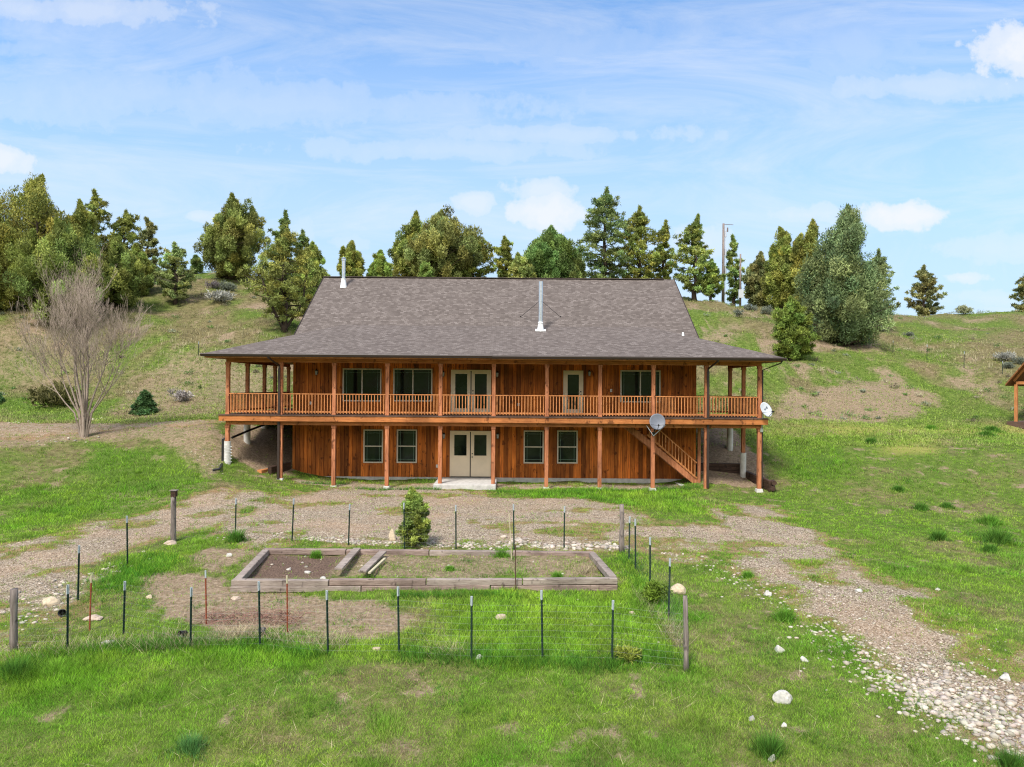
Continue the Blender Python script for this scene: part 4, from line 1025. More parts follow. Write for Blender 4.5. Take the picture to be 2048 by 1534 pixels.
mb.prism([(EX1, EY, EZ), (EX1, RB, EZ), (RX1, RB, zr), (RX1, yr, zr), hr], DTH, fS1)
zb = on_upper(2 * RY - (HY1 + .5)) if False else RZ - SU * (HY1 + .5 - RY)
mb.prism([(RX0, RY, RZ), (RX1, RY, RZ), (RX1, HY1 + .5, zb), (RX0, HY1 + .5, zb)], DTH, fB)
roof = mb.build('roof', M['shingle'], house)
m2 = MB(); m2.bar((RX0, RY, RZ + .012), (RX1 - .6, RY, RZ + .012), .28, .035)
m2.build('ridge_cap', m_simple('ridge_cap_shingle', (.10, .078, .07), .9, 0, .3, 4), roof)
m2 = MB()
for X in (RX0 - .012, RX1 + .012):
    ya, za = (yl, zl) if X < 0 else (yr, zr)
    m2.bar((X, ya - .1, za - .11), (X, RY, RZ - .045), .022, .15); m2.bar((X, RY, RZ - .045), (X, HY1 + .5, zb - .05), .022, .15)
m2.build('rake_board', M['brown_metal'], roof)
# wedge between porch ceiling and roof, eave fascia, gutter
mb = MB(); mb.box(EX0 + .03, EX1 - .03, EY + .03, EY + .06, WT, EZ - .102); mb.box(EX0 + .03, EX0 + .06, EY + .06, LB, WT, EZ - .102); mb.box(EX1 - .06, EX1 - .03, EY + .06, RB, WT, EZ - .102)
mb.build('eave_fascia', M['rail'], house)
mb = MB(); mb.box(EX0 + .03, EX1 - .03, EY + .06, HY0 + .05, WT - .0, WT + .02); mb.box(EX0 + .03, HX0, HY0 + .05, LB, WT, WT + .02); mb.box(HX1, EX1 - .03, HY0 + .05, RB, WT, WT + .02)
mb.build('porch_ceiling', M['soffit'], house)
def gutter(y, x0, x1, z0, z1, nm='gutter'):
    g = MB(); g.prism([(x0, y, z1), (x0, y - .13, z1), (x0, y - .14, z1 - .03), (x0, y - .10, z0), (x0, y, z0)], (x1 - x0, 0, 0)); return g
g = gutter(EY, EX0 - .1, wx(984) * .93, EZ - .135, EZ - .003); g.build('gutter', M['brown_metal'], house)
g = gutter(EY, wx(984) * .93 + .01, EX1 + .1, EZ - .15, EZ - .018); g.build('gutter', M['brown_metal'], house)
MB().box(EX0 - .12, EX0, EY, LB, EZ - .13, EZ - .01).build('gutter', M['brown_metal'], house); MB().box(EX1, EX1 + .12, EY, RB, EZ - .13, EZ - .01).build('gutter', M['brown_metal'], house)
# posts
side_l = [35.75, 38.2, 39.9, 42.3]; side_r = [35.6, 37.8]
def upper_post(x, y):
    m_ = MB(); w = .082
    m_.box(x - w, x + w, y - w, y + w, DZ + .0, WT - .17); m_.box(x - w - .02, x + w + .02, y - w - .02, y + w + .02, WT - .30, WT - .172); m_.box(x - w - .014, x + w + .014, y - w - .014, y + w + .014, DZ + .001, DZ + .075)
    return m_.build('balcony_post', M['post'], house, bevel=.008)
def lower_post(x, y, zb, foot=True, tube=None):
    w = .085; m_ = MB(); z0 = zb + .06 if tube is None else tube
    m_.box(x - w, x + w, y - w, y + w, z0, 2.82); m_.box(x - w - .02, x + w + .02, y - w - .02, y + w + .02, 2.69, 2.818)
    o = m_.build('porch_post', M['post'], house, bevel=.008)
    if tube is not None:
        MB().tube([(x, y, zb - .4), (x, y, tube - .003)], .15, 18).build('concrete_column', M['tube'], house, smooth=False)
    elif foot:
        MB().quadbox([(x + a * s, y + b * s, z) for z, s in ((zb - .25, .19), (zb + .058, .13)) for a, b in ((-1, -1), (1, -1), (1, 1), (-1, 1))]).build('post_footing', M['concrete'], house, bevel=.01)
for i, x in enumerate(PXs):
    upper_post(x, PY)
    zb = [.95, .32, 0, 0, 0, 0, 0, 0, 0, -.06, .0][i]
    if i == 0: lower_post(x, PY, .93, tube=2.06)
    elif i in (4, 5): lower_post(x, PY, .13, foot=False)
    else: lower_post(x, PY, zb)
for y in side_l: upper_post(PXs[0], y)
for y in side_r: upper_post(PXs[-1], y)
MB().tube([(PXs[0], 35.75, 1.3), (PXs[0], 35.75, 2.8)], .16, 18).build('concrete_column', M['tube'], house)
MB().tube([(PXs[0], 38.2, 2.0), (PXs[0], 38.2, 2.9)], .16, 18).build('concrete_column', M['tube'], house)
lower_post(PXs[-1], 35.6, .25, tube=1.5)
MB().tube([(PXs[-1] - .02, 37.7, 1.3), (PXs[-1] - .02, 37.7, 2.9)], .16, 18).build('concrete_column', M['tube'], house)
# the wires wrapped round the left column
# beams
for (z0, z1, nm) in ((WT - .17, WT - .002, 'upper_beam'), (2.82, 3.0, 'lower_beam')):
    m_ = MB(); m_.box(PXs[0] - .07, PXs[-1] + .07, PY - .07, PY + .07, z0, z1)
    m_.box(PXs[0] - .07, PXs[0] + .07, PY + .071, 42.4, z0, z1); m_.box(PXs[-1] - .07, PXs[-1] + .07, PY + .071, 38.0, z0, z1)
    m_.build(nm, M['beam'], house)
DX0, DX1, DY0 = PXs[0] - .3, PXs[-1] + .3, PY - .3
SX0, SX1, SY0, SY1 = 5.0, 7.7, 34.15, 35.3       # stair opening
m_ = MB(); dz0 = 3.245
m_.box(DX0 - .03, DX1 + .03, DY0 - .03, SY0, dz0, DZ); m_.box(DX0 - .03, SX0, SY0, HY0 - .04, dz0, DZ); m_.box(SX1, DX1 + .03, SY0, HY0 - .04, dz0, DZ); m_.box(SX0, SX1, SY1, HY0 - .04, dz0, DZ)
m_.box(DX0 - .03, HX0 - .04, HY0 - .04, 42.6, dz0, DZ); m_.box(HX1 + .04, DX1 + .03, HY0 - .04, 38.2, dz0, DZ)
m_.build('deck_floor', M['deck'], house)
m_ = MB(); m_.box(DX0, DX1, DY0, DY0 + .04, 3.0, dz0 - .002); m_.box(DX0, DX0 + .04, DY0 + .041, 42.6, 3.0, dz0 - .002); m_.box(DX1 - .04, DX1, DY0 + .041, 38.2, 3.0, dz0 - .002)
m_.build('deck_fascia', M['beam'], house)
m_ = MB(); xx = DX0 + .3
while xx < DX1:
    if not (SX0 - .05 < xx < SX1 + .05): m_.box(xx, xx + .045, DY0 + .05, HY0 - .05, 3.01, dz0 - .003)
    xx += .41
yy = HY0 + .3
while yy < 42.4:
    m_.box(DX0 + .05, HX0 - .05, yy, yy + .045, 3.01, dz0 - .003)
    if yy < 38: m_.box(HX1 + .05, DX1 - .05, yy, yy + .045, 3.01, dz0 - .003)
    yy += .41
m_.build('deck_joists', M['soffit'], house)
# balustrades
def balustrade(p, q, z=DZ, cap_h=.98):
    p = Vector(p); q = Vector(q); d = (q - p); L = d.length; d.normalize(); nrm = Vector((d.y, -d.x, 0))
    m_ = MB(); n = max(2, int(L / .142)); r = random.Random(int(p.x * 10 + q.y * 7))
    m_.bar(p + Vector((0, 0, z + .14)), q + Vector((0, 0, z + .14)), .04, .075)
    for i in range(n):
        c = p + d * (L * (i + .5) / n) + nrm * .045
        m_.bar(c + Vector((r.uniform(-.004, .004), 0, z + .055)), c + Vector((0, 0, z + cap_h - .045)), .036, .036)
    b = m_.build('balustrade', M['rail'], house)
    MB().bar(p + Vector((0, 0, z + cap_h - .022)) + nrm * .01, q + Vector((0, 0, z + cap_h - .022)) + nrm * .01, .13, .04).build('handrail', M['rail'], b)
for a, b in zip(PXs, PXs[1:]): balustrade((a + .083, PY, 0), (b - .083, PY, 0))
yl_ = [PY] + side_l; 
for a, b in zip(yl_, yl_[1:]): balustrade((PXs[0], b - .083, 0), (PXs[0], a + .083, 0))
yr_ = [PY] + side_r
for a, b in zip(yr_, yr_[1:]): balustrade((PXs[-1], a + .083, 0), (PXs[-1], b - .083, 0))
balustrade((PXs[-1] - .083, 37.8, 0), (HX1 + .05, 37.8, 0)); balustrade((PXs[0] + .083, 42.3, 0), (HX0 - .05, 42.3, 0))
balustrade((SX1, SY0 - .05, 0), (SX0, SY0 - .05, 0)); balustrade((SX1 + .03, SY1, 0), (SX1 + .03, SY0, 0))
# staircase
st = MB(); A = Vector((8.85, 34.75, .12)); B = Vector((5.15, 34.75, 3.2)); nst = 15
A2 = A + Vector((0, 0, 0))
for dy in (-.46, .46): st.bar(A + Vector((0, dy, -.02)), B + Vector((0, dy, -.1)), .05, .27)
stairs = st.build('staircase', M['post'], house)
for i in range(nst):
    f = (i + .8) / (nst + .3); c = A.lerp(B, f)
    MB().box(c.x - .15, c.x + .13, c.y - .43, c.y + .43, c.z + .06, c.z + .1).build('tread', M['post'], stairs)
rl = MB(); dr_ = (B - A).normalized()
pA = A + Vector((-.1, -.5, 1.0)); pB = A.lerp(B, .66) + Vector((0, -.5, 1.0))
rl.bar(pA, pB, .1, .045); rl.bar(pA - Vector((0, 0, .72)), pB - Vector((0, 0, .72)), .04, .08)
for i in range(15):
    f = (i + .6) / 15.2; c = pA.lerp(pB, f); rl.bar(c - Vector((0, .03, .76)), c - Vector((0, .03, .02)), .036, .036)
rl.build('stair_railing', M['rail'], stairs)
MB().box(A.x - .06, A.x + .07, A.y - .57, A.y - .45, -.05, 2.8).build('newel_post', M['post'], stairs, bevel=.008)
MB().box(A.x - .9, A.x + .2, A.y - .6, A.y + .5, -.2, .07).build('stair_pad', M['concrete'], stairs)
# downspouts
def downspout(x, side, corner=False):
    m_ = MB(); yb = PY - .125; xo = x + side * .05
    if not corner:
        m_.tube([(xo + .22 * -side * -1 * (1 if x > 0 else -1) * side, EY - .06, EZ - .12), (xo, yb, WT - .28), (xo, yb, DZ + .02)], .042, 6)
        m_.tube([(xo, yb - .02, DZ), (xo, yb - .02, 3.02)], .041, 6) if False else None
        m_.tube([(xo, yb, dz0 + .2), (xo, yb, .2 if x > 0 else .42)], .042, 6)
    else:
        m_.tube([(EX1 - .1, EY - .05, EZ - .13), (x + .3, PY - .3, WT - .08), (xo, PY, WT - .28), (xo, PY, .1)], .036, 6)
    return m_
m_ = MB()
def spout(top, x, y, zb):
    s = MB(); s.tube([top, (top[0], top[1] + .02, top[2] - .08), (x, y, WT - .32), (x, y, WT - .5)], .045, 6); s.box(x - .05, x + .05, y - .035, y + .035, zb, WT - .45); return s
spout((PXs[1] - .33, EY - .06, EZ - .1), PXs[1] - .055, PY - .13, DZ + .01).build('downspout', M['brown_metal'], house)
spout((PXs[9] + .3, EY - .06, EZ - .1), PXs[9] + .05, PY - .13, DZ + .01).build('downspout', M['brown_metal'], house)
MB().box(PXs[1] - .105, PXs[1] - .005, PY - .17, PY - .09, .35, 2.99).build('downspout', M['brown_metal'], house)
MB().box(PXs[9], PXs[9] + .1, PY - .17, PY - .09, .1, 2.99).build('downspout', M['brown_metal'], house)
s = MB(); s.tube([(EX1 - .05, EY, EZ - .12), (EX1 - .1, EY + .05, EZ - .25), (PXs[-1] + .14, PY, WT - .36), (PXs[-1] + .14, PY, .15)], .035, 6); s.build('downspout', M['brown_metal'], house)
# black drain pipes on the left
s = MB(); a = Vector((PXs[0] - .2, PY - .05, 2.15)); g_ = at(425, 944, 28)
s.tube([a + Vector((.1, 0, .02)), a, a - Vector((0, 0, .9)), Vector((a.x + .02, PY - .1, 1.05)), g_ + Vector((.25, .1, .12)), g_ + Vector((0, 0, .08))], .055, 8); s.build('drain_pipe', M['black_plastic'], house)
s = MB(); s.tube([(PXs[0] + .1, PY + .3, 2.2), (PXs[0] + .2, 35.5, 2.42), (PXs[0] + .4, 38.4, 2.72)], .055, 8); s.build('drain_pipe', M['black_plastic'], house)
s = MB()
for k in range(7): z = 1.0 + k * .15; s.tube([(PXs[0] + .152 * math.cos(q), PY + .152 * math.sin(q), z + .02 * math.sin(q * 2)) for q in np.linspace(0, 2 * PI, 14)], .006, 4, False)
for k in range(6): z = 1.1 + k * .14; s.tube([(PXs[0] + .15, PY - .06, z), (PXs[0] + .24, PY - .08, z + .02)], .012, 5)
s.build('column_ties', M['white'], house)
# stove pipes
def ray_plane(px, py, f):
    d = ray(px, py)
    for i in range(4000):
        t_ = 30 + i * .005; p = Vector((0, 0, CZ)) + d * t_
        if p.z < f(p.y): return p
f_up = lambda y: on_upper(y); f_lo = lambda y: EZ + SL * (y - EY)
p1 = ray_plane(687, 573, f_up); topz = atY(687, 518, p1.y).z
s = MB(); s.tube([(p1.x, p1.y, p1.z - .2), (p1.x, p1.y, topz - .05)], .1, 14); s.tube([(p1.x, p1.y, topz - .1), (p1.x, p1.y, topz)], [.13, .13], 14); s.tube([(p1.x, p1.y, topz + .02), (p1.x, p1.y, topz + .1)], [.14, .06], 14)
pp = s.build('stove_pipe', M['steel'], house); pp['label'] = 'short metal stove pipe near the ridge'
s = MB(); s.tube([(p1.x, p1.y, p1.z - .1), (p1.x, p1.y, p1.z + .38), (p1.x, p1.y, p1.z + .46)], [.2, .125, .14], 14); s.build('flashing', M['white'], pp)
p2 = ray_plane(1081, 661, f_lo); topz = atY(1081, 563, p2.y).z
s = MB(); s.tube([(p2.x, p2.y, p2.z - .2), (p2.x, p2.y, topz)], .105, 16)
for z in (.33, .6, .8): s.tube([(p2.x, p2.y, p2.z + (topz - p2.z) * z - .02), (p2.x, p2.y, p2.z + (topz - p2.z) * z + .02)], .113, 16)
pp = s.build('stove_pipe', M['steel'], house); pp['label'] = 'tall metal stove pipe braced by two wires'
s = MB(); s.tube([(p2.x, p2.y, p2.z - .1), (p2.x, p2.y, p2.z + .35), (p2.x, p2.y, p2.z + .37), (p2.x, p2.y, p2.z + .44)], [.19, .12, .14, .12], 16)
s.prism([(p2.x - .26, p2.y - .18, f_lo(p2.y - .18) + .03), (p2.x + .26, p2.y - .18, f_lo(p2.y - .18) + .03), (p2.x + .26, p2.y + .18, f_lo(p2.y + .18) + .03), (p2.x - .26, p2.y + .18, f_lo(p2.y + .18) + .03)], (0, 0, -.02))
s.build('flashing', M['white'], pp)
s = MB()
for sx in (-1, 1):
    q = ray_plane(1081 + sx * 40, 634, f_up); s.tube([(p2.x, p2.y, p2.z + (topz - p2.z) * .62), q], .012, 5); s.tube([q, q + Vector((0, 0, .05))], .03, 6)
s.build('brace_wire', M['black'], pp)
q = ray_plane(1366, 671, f_lo); 
if q is not None: MB().tube([(q.x, q.y, q.z - .05), (q.x, q.y, q.z + .16)], [.07, .05], 10).build('vent_pipe', M['white'], house)
# lanterns
def lantern(px, py, y=HY0):
    p = atY(px, py, y - .14); s = MB(); s.box(p.x - .05, p.x + .05, y - .02, y - .003, p.z - .1, p.z + .1); s.tube([(p.x, y - .02, p.z + .05), (p.x, y - .09, p.z + .16), (p.x, y - .14, p.z + .12)], .012, 6)
    s.tube([(p.x, y - .14, p.z + .14), (p.x, y - .14, p.z + .06)], [.015, .085], 8); s.tube([(p.x, y - .14, p.z - .14), (p.x, y - .14, p.z - .17)], [.05, .02], 8)
    o = s.build('wall_lantern', M['black'], house); MB().tube([(p.x, y - .14, p.z + .055), (p.x, y - .14, p.z - .135)], [.07, .045], 8).build('lantern_glass', M['lampglass'], o)
for a in ((632.6, 744), (886.4, 747), (994.5, 748), (1179, 746), (887.7, 871), (995.5, 871)): lantern(*a)
for a in ((621.8, 806), (1037, 809), (874, 932), (1222, 781)):
    p = atY(*a, HY0); MB().box(p.x - .05, p.x + .05, HY0 - .04, HY0 - .002, p.z - .075, p.z + .075).build('outlet_cover', M['outlet'], house)
# satellite dishes
def dish(name, c, aim, r, mat, label, mount, mark=False):
    root = empty(name, mount, label, 'satellite dish'); c = Vector(c); n = Vector(aim).normalized(); x = n.cross(Vector((0, 0, 1))).normalized(); u = x.cross(n)
    V, Fc = [], []; rings = 8; sg = 32
    for side in (0, 1):
        b0 = len(V); V.append(c - n * (.0 + .012 * side))
        for i in range(1, rings + 1):
            q = i / rings
            for k in range(sg): a = 2 * PI * k / sg; V.append(c + (x * math.cos(a) + u * math.sin(a) * 1.06) * r * q + n * (.16 * r * 2 * q * q * .6 - .012 * side))
        for k in range(sg): Fc.append((b0, b0 + 1 + k, b0 + 1 + (k + 1) % sg))
        for i in range(rings - 1):
            for k in range(sg): a_ = b0 + 1 + i * sg; Fc.append((a_ + k, a_ + sg + k, a_ + sg + (k + 1) % sg, a_ + (k + 1) % sg))
    o1 = 1 + (rings - 1) * sg; b1 = 1 + rings * sg + o1
    for k in range(sg): Fc.append((o1 + k, b1 + k, b1 + (k + 1) % sg, o1 + (k + 1) % sg))
    m_ = MB(); m_.v = [tuple(v) for v in V]; m_.f = Fc; o = m_.build('reflector', mat, root, smooth=True)
    f = c + n * r * 1.15 - u * r * .75
    s = MB(); low = c - u * r * 1.0 + n * .1 * r
    s.tube([low, f], .014, 6); s.tube([c - x * r * .8 - u * r * .4 + n * .14 * r, f], .008, 5); s.tube([c + x * r * .8 - u * r * .4 + n * .14 * r, f], .008, 5)
    s.tube([f, f - (f - c).normalized() * .1], [.04, .03], 8); s.build('feed_arm', M['black'], root)
    s = MB(); mt = Vector(mount); s.tube([c - n * .01, c - n * .14, mt], [.05, .04, .03], 8); s.cbox(mt, (.13, .06, .16)); s.build('mount', M['steel'] if mark else M['black'], root)
    if mark:
        s = MB(); q = c + n * (.02 + .05 * r) + u * r * .25 
        for dx, dz, w_, h_ in ((-.08, .02, .07, .09), (-.01, -.02, .03, .05), (.045, -.045, .07, .045)):
            s.cbox(q + x * dx * 1.3 + u * dz * 1.3, (w_, .006, h_), Matrix((x, -n, u)).transposed())
        s.build('dish_marking', M['dishmark'], root)
    return root
c1 = atY(1314.5, 844, PY - .62); dish('satellite_dish', c1, (-.06, -1, .32), .355, M['dish'], 'dark grey round dish on a porch post in front of the staircase', (PXs[8], PY - .12, 2.55))
s = MB(); m0 = Vector((PXs[8], PY - .14, 2.45))
s.tube([m0, atY(1293, 851, PY - .2)], .016, 6); s.tube([m0, atY(1330, 851, PY - .5)], .016, 6); s.parent = None
dsh = [o for o in COL.objects if o.name == 'satellite_dish'][0]; s.build('strut', M['dishl'], dsh)
c2 = atY(1531, 820, PY - .35); dish('satellite_dish', c2, (.55, -1, .55), .34, M['dishl'], 'pale grey dish with a dark emblem at the right corner of the balcony', (PXs[-1] + .06, PY - .13, 2.74), True)
# retaining timbers
def ties(root, p, q, n, w=.17, mat='darktie', nm='tie'):
    for k in range(n):
        m_ = MB(); o = Vector((0, 0, w * .5 + k * (w + .006))); m_.bar(Vector(p) + o, Vector(q) + o, w, w); m_.build(nm, M[mat], root, bevel=.012)
rt = empty('retaining_timbers', (11.5, 34.5, 0), 'stacked dark railway ties holding the bank under the right end of the balcony', 'retaining wall')
ties(rt, (9.15, 35.95, .24), (11.35, 35.9, .24), 4); ties(rt, (11.5, 36.0, .1), (11.85, 33.1, -.08), 3)
MB().tube([(11.9, 33.0, .1), (12.1, 33.6, .12)], .12, 12).build('log', M['darktie'], rt); MB().tube([(11.95, 32.95, .36), (12.05, 33.5, .36)], .11, 12).build('log', M['darktie'], rt)
rt = empty('retaining_timbers', (-10.9, 34.6, .3), 'short stack of dark timbers against the left corner of the ground floor', 'retaining wall')
ties(rt, (-11.25, 33.75, .22), (-10.85, 35.4, .28), 3, w=.2)
MB().cbox((-11.55, 34.05, .55), (.25, .9, .3), Matrix.Rotation(-.3, 3, 'Z')).build('tie', M['rail'], rt, bevel=.01)

# ------------------------------------------------------------------ raised bed
c = [at(462, 1182), at(1235, 1178), at(1190, 1113), at(527, 1106)]
bed = empty('raised_bed', (c[0] + c[2]) / 2, 'long raised garden bed edged with weathered railway ties', 'raised bed')
def tie_run(p, q, n, w, h, base_off, mats, nm='timber', seed=0, gap=.012):
    r = random.Random(seed); p = Vector(p); q = Vector(q)
    for i in range(n):
        a = p.lerp(q, i / n) + Vector((0, r.uniform(-.015, .015), base_off + r.uniform(-.01, .01))); b = p.lerp(q, (i + 1) / n) + Vector((0, r.uniform(-.015, .015), base_off + r.uniform(-.01, .01)))
        d = (b - a).normalized(); MB().bar(a + d * gap, b - d * gap, w, h).build(nm, M[mats[i % len(mats)]], bed, bevel=.012)
fl, fr_, br_, bl = c
tie_run(fl, fr_, 3, .18, .15, .05, ['oldwood', 'redtimber', 'redtimber'], seed=1)
tie_run(fl + Vector((0, .03, 0)), fr_ + Vector((0, .02, 0)), 4, .18, .15, .205, ['oldwood', 'redtimber', 'oldwood', 'oldwood'], seed=2)
tie_run(bl, br_, 4, .2, .16, .06, ['redtimber', 'redtimber', 'oldwood', 'redtimber'], seed=3)
tie_run(fl + Vector((.12, .14, .14)), bl + Vector((.1, -.1, -.02)), 1, .2, .16, .08, ['oldwood'], seed=4)
tie_run(fr_ + Vector((-.1, .12, .14)), br_ + Vector((-.1, -.1, -.02)), 1, .2, .16, .08, ['oldwood'], seed=5)
for (a, b, lab, w) in (((676, 1158), (714, 1108), 'grey plank laid across the bed, edging the dark soil', .22), ((724, 1163), (766, 1114), 'grey plank laid across the bed, right of the first one', .22)):
    p = at(*a) + Vector((0, .02, .26)); q = at(*b) + Vector((0, 0, .16)); tag(MB().bar(p, q, w, .06).build('plank', M['oldwood'], None, (p + q) / 2, bevel=.008), lab, 'plank', 'planks across the bed')
p = at(738, 1163) + Vector((0, .02, .22)); q = at(770, 1125) + Vector((0, 0, .12)); tag(MB().bar(p, q, .07, .04).build('plank', M['palestake'], None, (p + q) / 2), 'thin pale strip beside the right hand plank', 'plank', 'planks across the bed')

# ------------------------------------------------------------------ garden fence
fence = empty('garden_fence', at(700, 1300), 'wire garden fence on green steel posts around the raised bed', 'fence')
def tpost_mesh(h, nm):
    m_ = MB(); m_.box(-.022, .022, -.004, .004, -.3, h); m_.box(-.004, .004, -.036, -.0045, -.3, h)
    for k in range(int(h / .055)): m_.box(-.007, .007, -.043, -.0365, .05 + k * .055, .065 + k * .055)
    me = bpy.data.meshes.new(nm); me.from_pydata(m_.v, [], m_.f); me.materials.append(M['green_steel']); return me
def place_post(px, py, ptop, parent, lean=0, tiph=.19, rust=False):
    p = at(px, py) if py < 2000 else None; h = (atY(px, ptop, p.y).z - p.z)
    me = tpost_mesh(h, 'steel_post'); o = bpy.data.objects.new('steel_post', me); COL.objects.link(o); o.parent = parent; o.location = p - ORG[parent]; o.rotation_euler = (random.uniform(-.02, .02), lean, 0)
    m2_ = MB(); m2_.box(-.025, .025, -.0065, .0065, h - tiph, h + .003); m2_.box(-.0065, .0065, -.045, -.007, h - tiph, h + .003)
    me2 = bpy.data.meshes.new('post_tip'); me2.from_pydata(m2_.v, [], m2_.f); me2.materials.append(M['tip']); o2 = bpy.data.objects.new('post_tip', me2); COL.objects.link(o2); o2.parent = o
    return p, h
def wood_post(px, py, ptop, w, parent, lean=0, seed=0):
    p = at(px, py); h = atY(px, ptop, p.y).z - p.z; r = random.Random(seed); m_ = MB(); rw = w / 2 / F * p.y
    pts = [p + Vector((lean * f + r.uniform(-.012, .012), r.uniform(-.012, .012), h * f - (.2 if f == 0 else 0))) for f in (0, .2, .4, .6, .8, 1)]
    m_.tube(pts, [rw * q * r.uniform(.9, 1.1) for q in (1.15, 1.05, 1, .95, 1, .92)], 10); m_.build('wooden_post', M['greypost'], parent, smooth=True); return p, h
front = [(28, 1302, 1178, 'w'), (135, 1301, 1170), (247, 1270, 1163), (381, 1295, 1175), (520, 1294, 1163), (656, 1308, 1181), (798, 1308, 1174), (943, 1319, 1192), (1085, 1318, 1181), (1224, 1322, 1200), (1372, 1340, 1192, 'w')]
back = [(347, 1083, 992, 'w'), (471, 1066, 997), (584, 1083, 997), (697, 1090, 1008), (809, 1098, 1006), (912, 1098, 1010), (1028, 1100, 1008), (1128, 1096, 1013), (1244, 1105, 1009, 'w')]
left = [(156, 1200, 1091), (255, 1132, 1032)]
right = [(1258, 1120, 1033), (1271, 1140, 1038), (1300, 1185, 1075), (1337, 1238, 1116)]
info = {}
for lst, nm in ((front, 'f'), (back, 'b'), (left, 'l'), (right, 'r')):
    info[nm] = []
    for i, e in enumerate(lst):
        if len(e) > 3: ph = wood_post(e[0], e[1], e[2], 10 if e[0] != 28 else 14, fence, seed=i, lean=-.02)
        else: ph = place_post(e[0], e[1], e[2], fence, lean=random.uniform(-.03, .03))
        info[nm].append(ph[0])
# wire mesh: thin horizontal strands and uprights between posts
m_ = MB()
def strands(pts, hh=1.05):
    for a, b in zip(pts, pts[1:]):
        for k in range(9):
            z = .08 + hh * k / 8; m_.tube([a + Vector((0, -.02, z)), (a + b) / 2 + Vector((0, -.02, z - .012)), b + Vector((0, -.02, z))], .0011, 3, False)
        L = (b - a).length; n = int(L / .16)
        for k in range(n): p = a.lerp(b, (k + .5) / n); m_.tube([p + Vector((0, -.02, .06)), p + Vector((0, -.02, hh + .08))], .0009, 3, False)
strands(info['f']); strands(info['b']); strands([info['f'][0]] + info['l'] + [info['b'][0]]); strands([info['b'][-1]] + info['r'] + [info['f'][-1]])
m_.build('wire_mesh', M['wire'], fence)
# box on top of the back left wooden post
p = at(347, 1083); z = atY(347, 992, p.y).z
bb = empty('birdhouse', (p.x, p.y, z), 'small dark box with a flat lid on top of the back left wooden post', 'birdhouse')
MB().box(p.x - .075, p.x + .08, p.y - .08, p.y + .08, z - .02, z + .17).build('box', M['darktie'], bb); MB().box(p.x - .10, p.x + .12, p.y - .11, p.y + .1, z + .172, z + .195).build('lid', M['greypost'], bb)
# stakes
def stake(px, py, ptx, pty, r_, mat, label, tip=None, dy=0):
    p = at(px, py); q = atY(ptx, pty, p.y + dy); root = empty('garden_stake', p, label, 'stake', 'thin stakes in the garden')
    k = .86; m2_ = MB(); mid = p.lerp(q, k); m2_.tube([p - Vector((0, 0, .15)), p.lerp(q, .5), mid if tip else q], r_, 6); m2_.build('shaft', M[mat], root)
    if tip: MB().tube([mid, q], r_ * 1.08, 6).build('tip', M[tip], root)
stake(413, 1248, 411, 1141, .017, 'rust', 'rusty red stake with a pale tip left of the raised bed', 'tip')
stake(575, 1264, 574, 1151, .017, 'rust', 'rusty red stake in front of the left part of the bed', 'palestake')
stake(179, 1261, 183, 1150, .017, 'rust', 'rusty red stake at the far left beside the flat slab', 'palestake')
stake(1031, 1180, 1031, 1090, .016, 'brownstake', 'dark brown stake standing against the front timber of the bed')
stake(1024, 1120, 1018, 1026, .014, 'palestake', 'thin pale leaning pole in the back of the bed')
# pots
def pot(px, py, wpx, tilt, label, seed):
    p = at(px, py); r_ = wpx / 2 / F * p.y; root = empty('plant_pot', p + Vector((0, 0, r_ * .95)), label, 'pot', 'black plastic pots')
    m_ = MB(); R_ = Matrix.Rotation(tilt, 3, 'X') @ Matrix.Rotation(.4 * seed, 3, 'Y'); c0 = p + Vector((0, 0, r_ * .95))
    prof = [(.0, -1), (.72, -1), (.98, .8), (1.08, .82), (1.08, 1), (.95, 1), (.68, -.85), (0, -.85)]; n = 18
    for k, (a, b) in enumerate(prof):
        for j in range(n): t_ = 2 * PI * j / n; m_.v.append(tuple(c0 + R_ @ Vector((a * r_ * math.cos(t_), a * r_ * math.sin(t_), b * r_))))
    for k in range(len(prof) - 1):
        for j in range(n): m_.f.append((k * n + j, k * n + (j + 1) % n, (k + 1) * n + (j + 1) % n, (k + 1) * n + j))
    m_.build('pot', M['black_plastic'], root, smooth=True)
pot(125, 1232, 14, 1.3, 'black pot lying on its side by the left end of the front fence', 1)
pot(524, 1272, 15, .25, 'black pot standing behind a post of the front fence', 0)
pot(366, 1274, 14, 1.5, 'crushed dark pot lying in the dry grass by the front fence', -1)

# ------------------------------------------------------------------ poles and far fence posts
def pole(px, ptop, Y, r_, label, kind):
    X = atY(px, ptop, Y).x; b = Vector((X, Y, hz(X, Y))); top = atY(px, ptop, Y).z
    root = empty('utility_pole', b, label, 'pole'); MB().tube([b - Vector((0, 0, .5)), Vector((X, Y, top))], [r_ * 1.25, r_ * .85], 10).build('pole', M['pole'], root, smooth=True)
    if kind == 0:
        s = MB(); s.tube([(X, Y, top - .1), (X + 1.2, Y, top - .15)], .035, 5); s.tube([(X + .5, Y, top - .5), (X + .5, Y, top - 1.0)], .09, 8); s.build('crossarm', M['pole'], root)
        s = MB()
        for dz in (.9, 3.1, 5.4): s.tube([(X + .25, Y - .1, top - dz), (X + .25, Y - .1, top - dz - .75)], [.1, .12], 8)
        s.build('insulator', M['steel'], root); MB().tube([(X + .2, Y - .1, top - .5), (X + .22, Y - .12, b.z + .3)], .035, 5).build('conduit', M['dishl'], root)
    else:
        MB().box(X - .28, X + .28, Y - .35, Y - .12, b.z + 1.0, b.z + 2.0).build('meter_box', M['dishl'], root)
    return b
pole(1447, 447, 88, .15, 'tall grey power pole on the skyline right of the roof', 0)
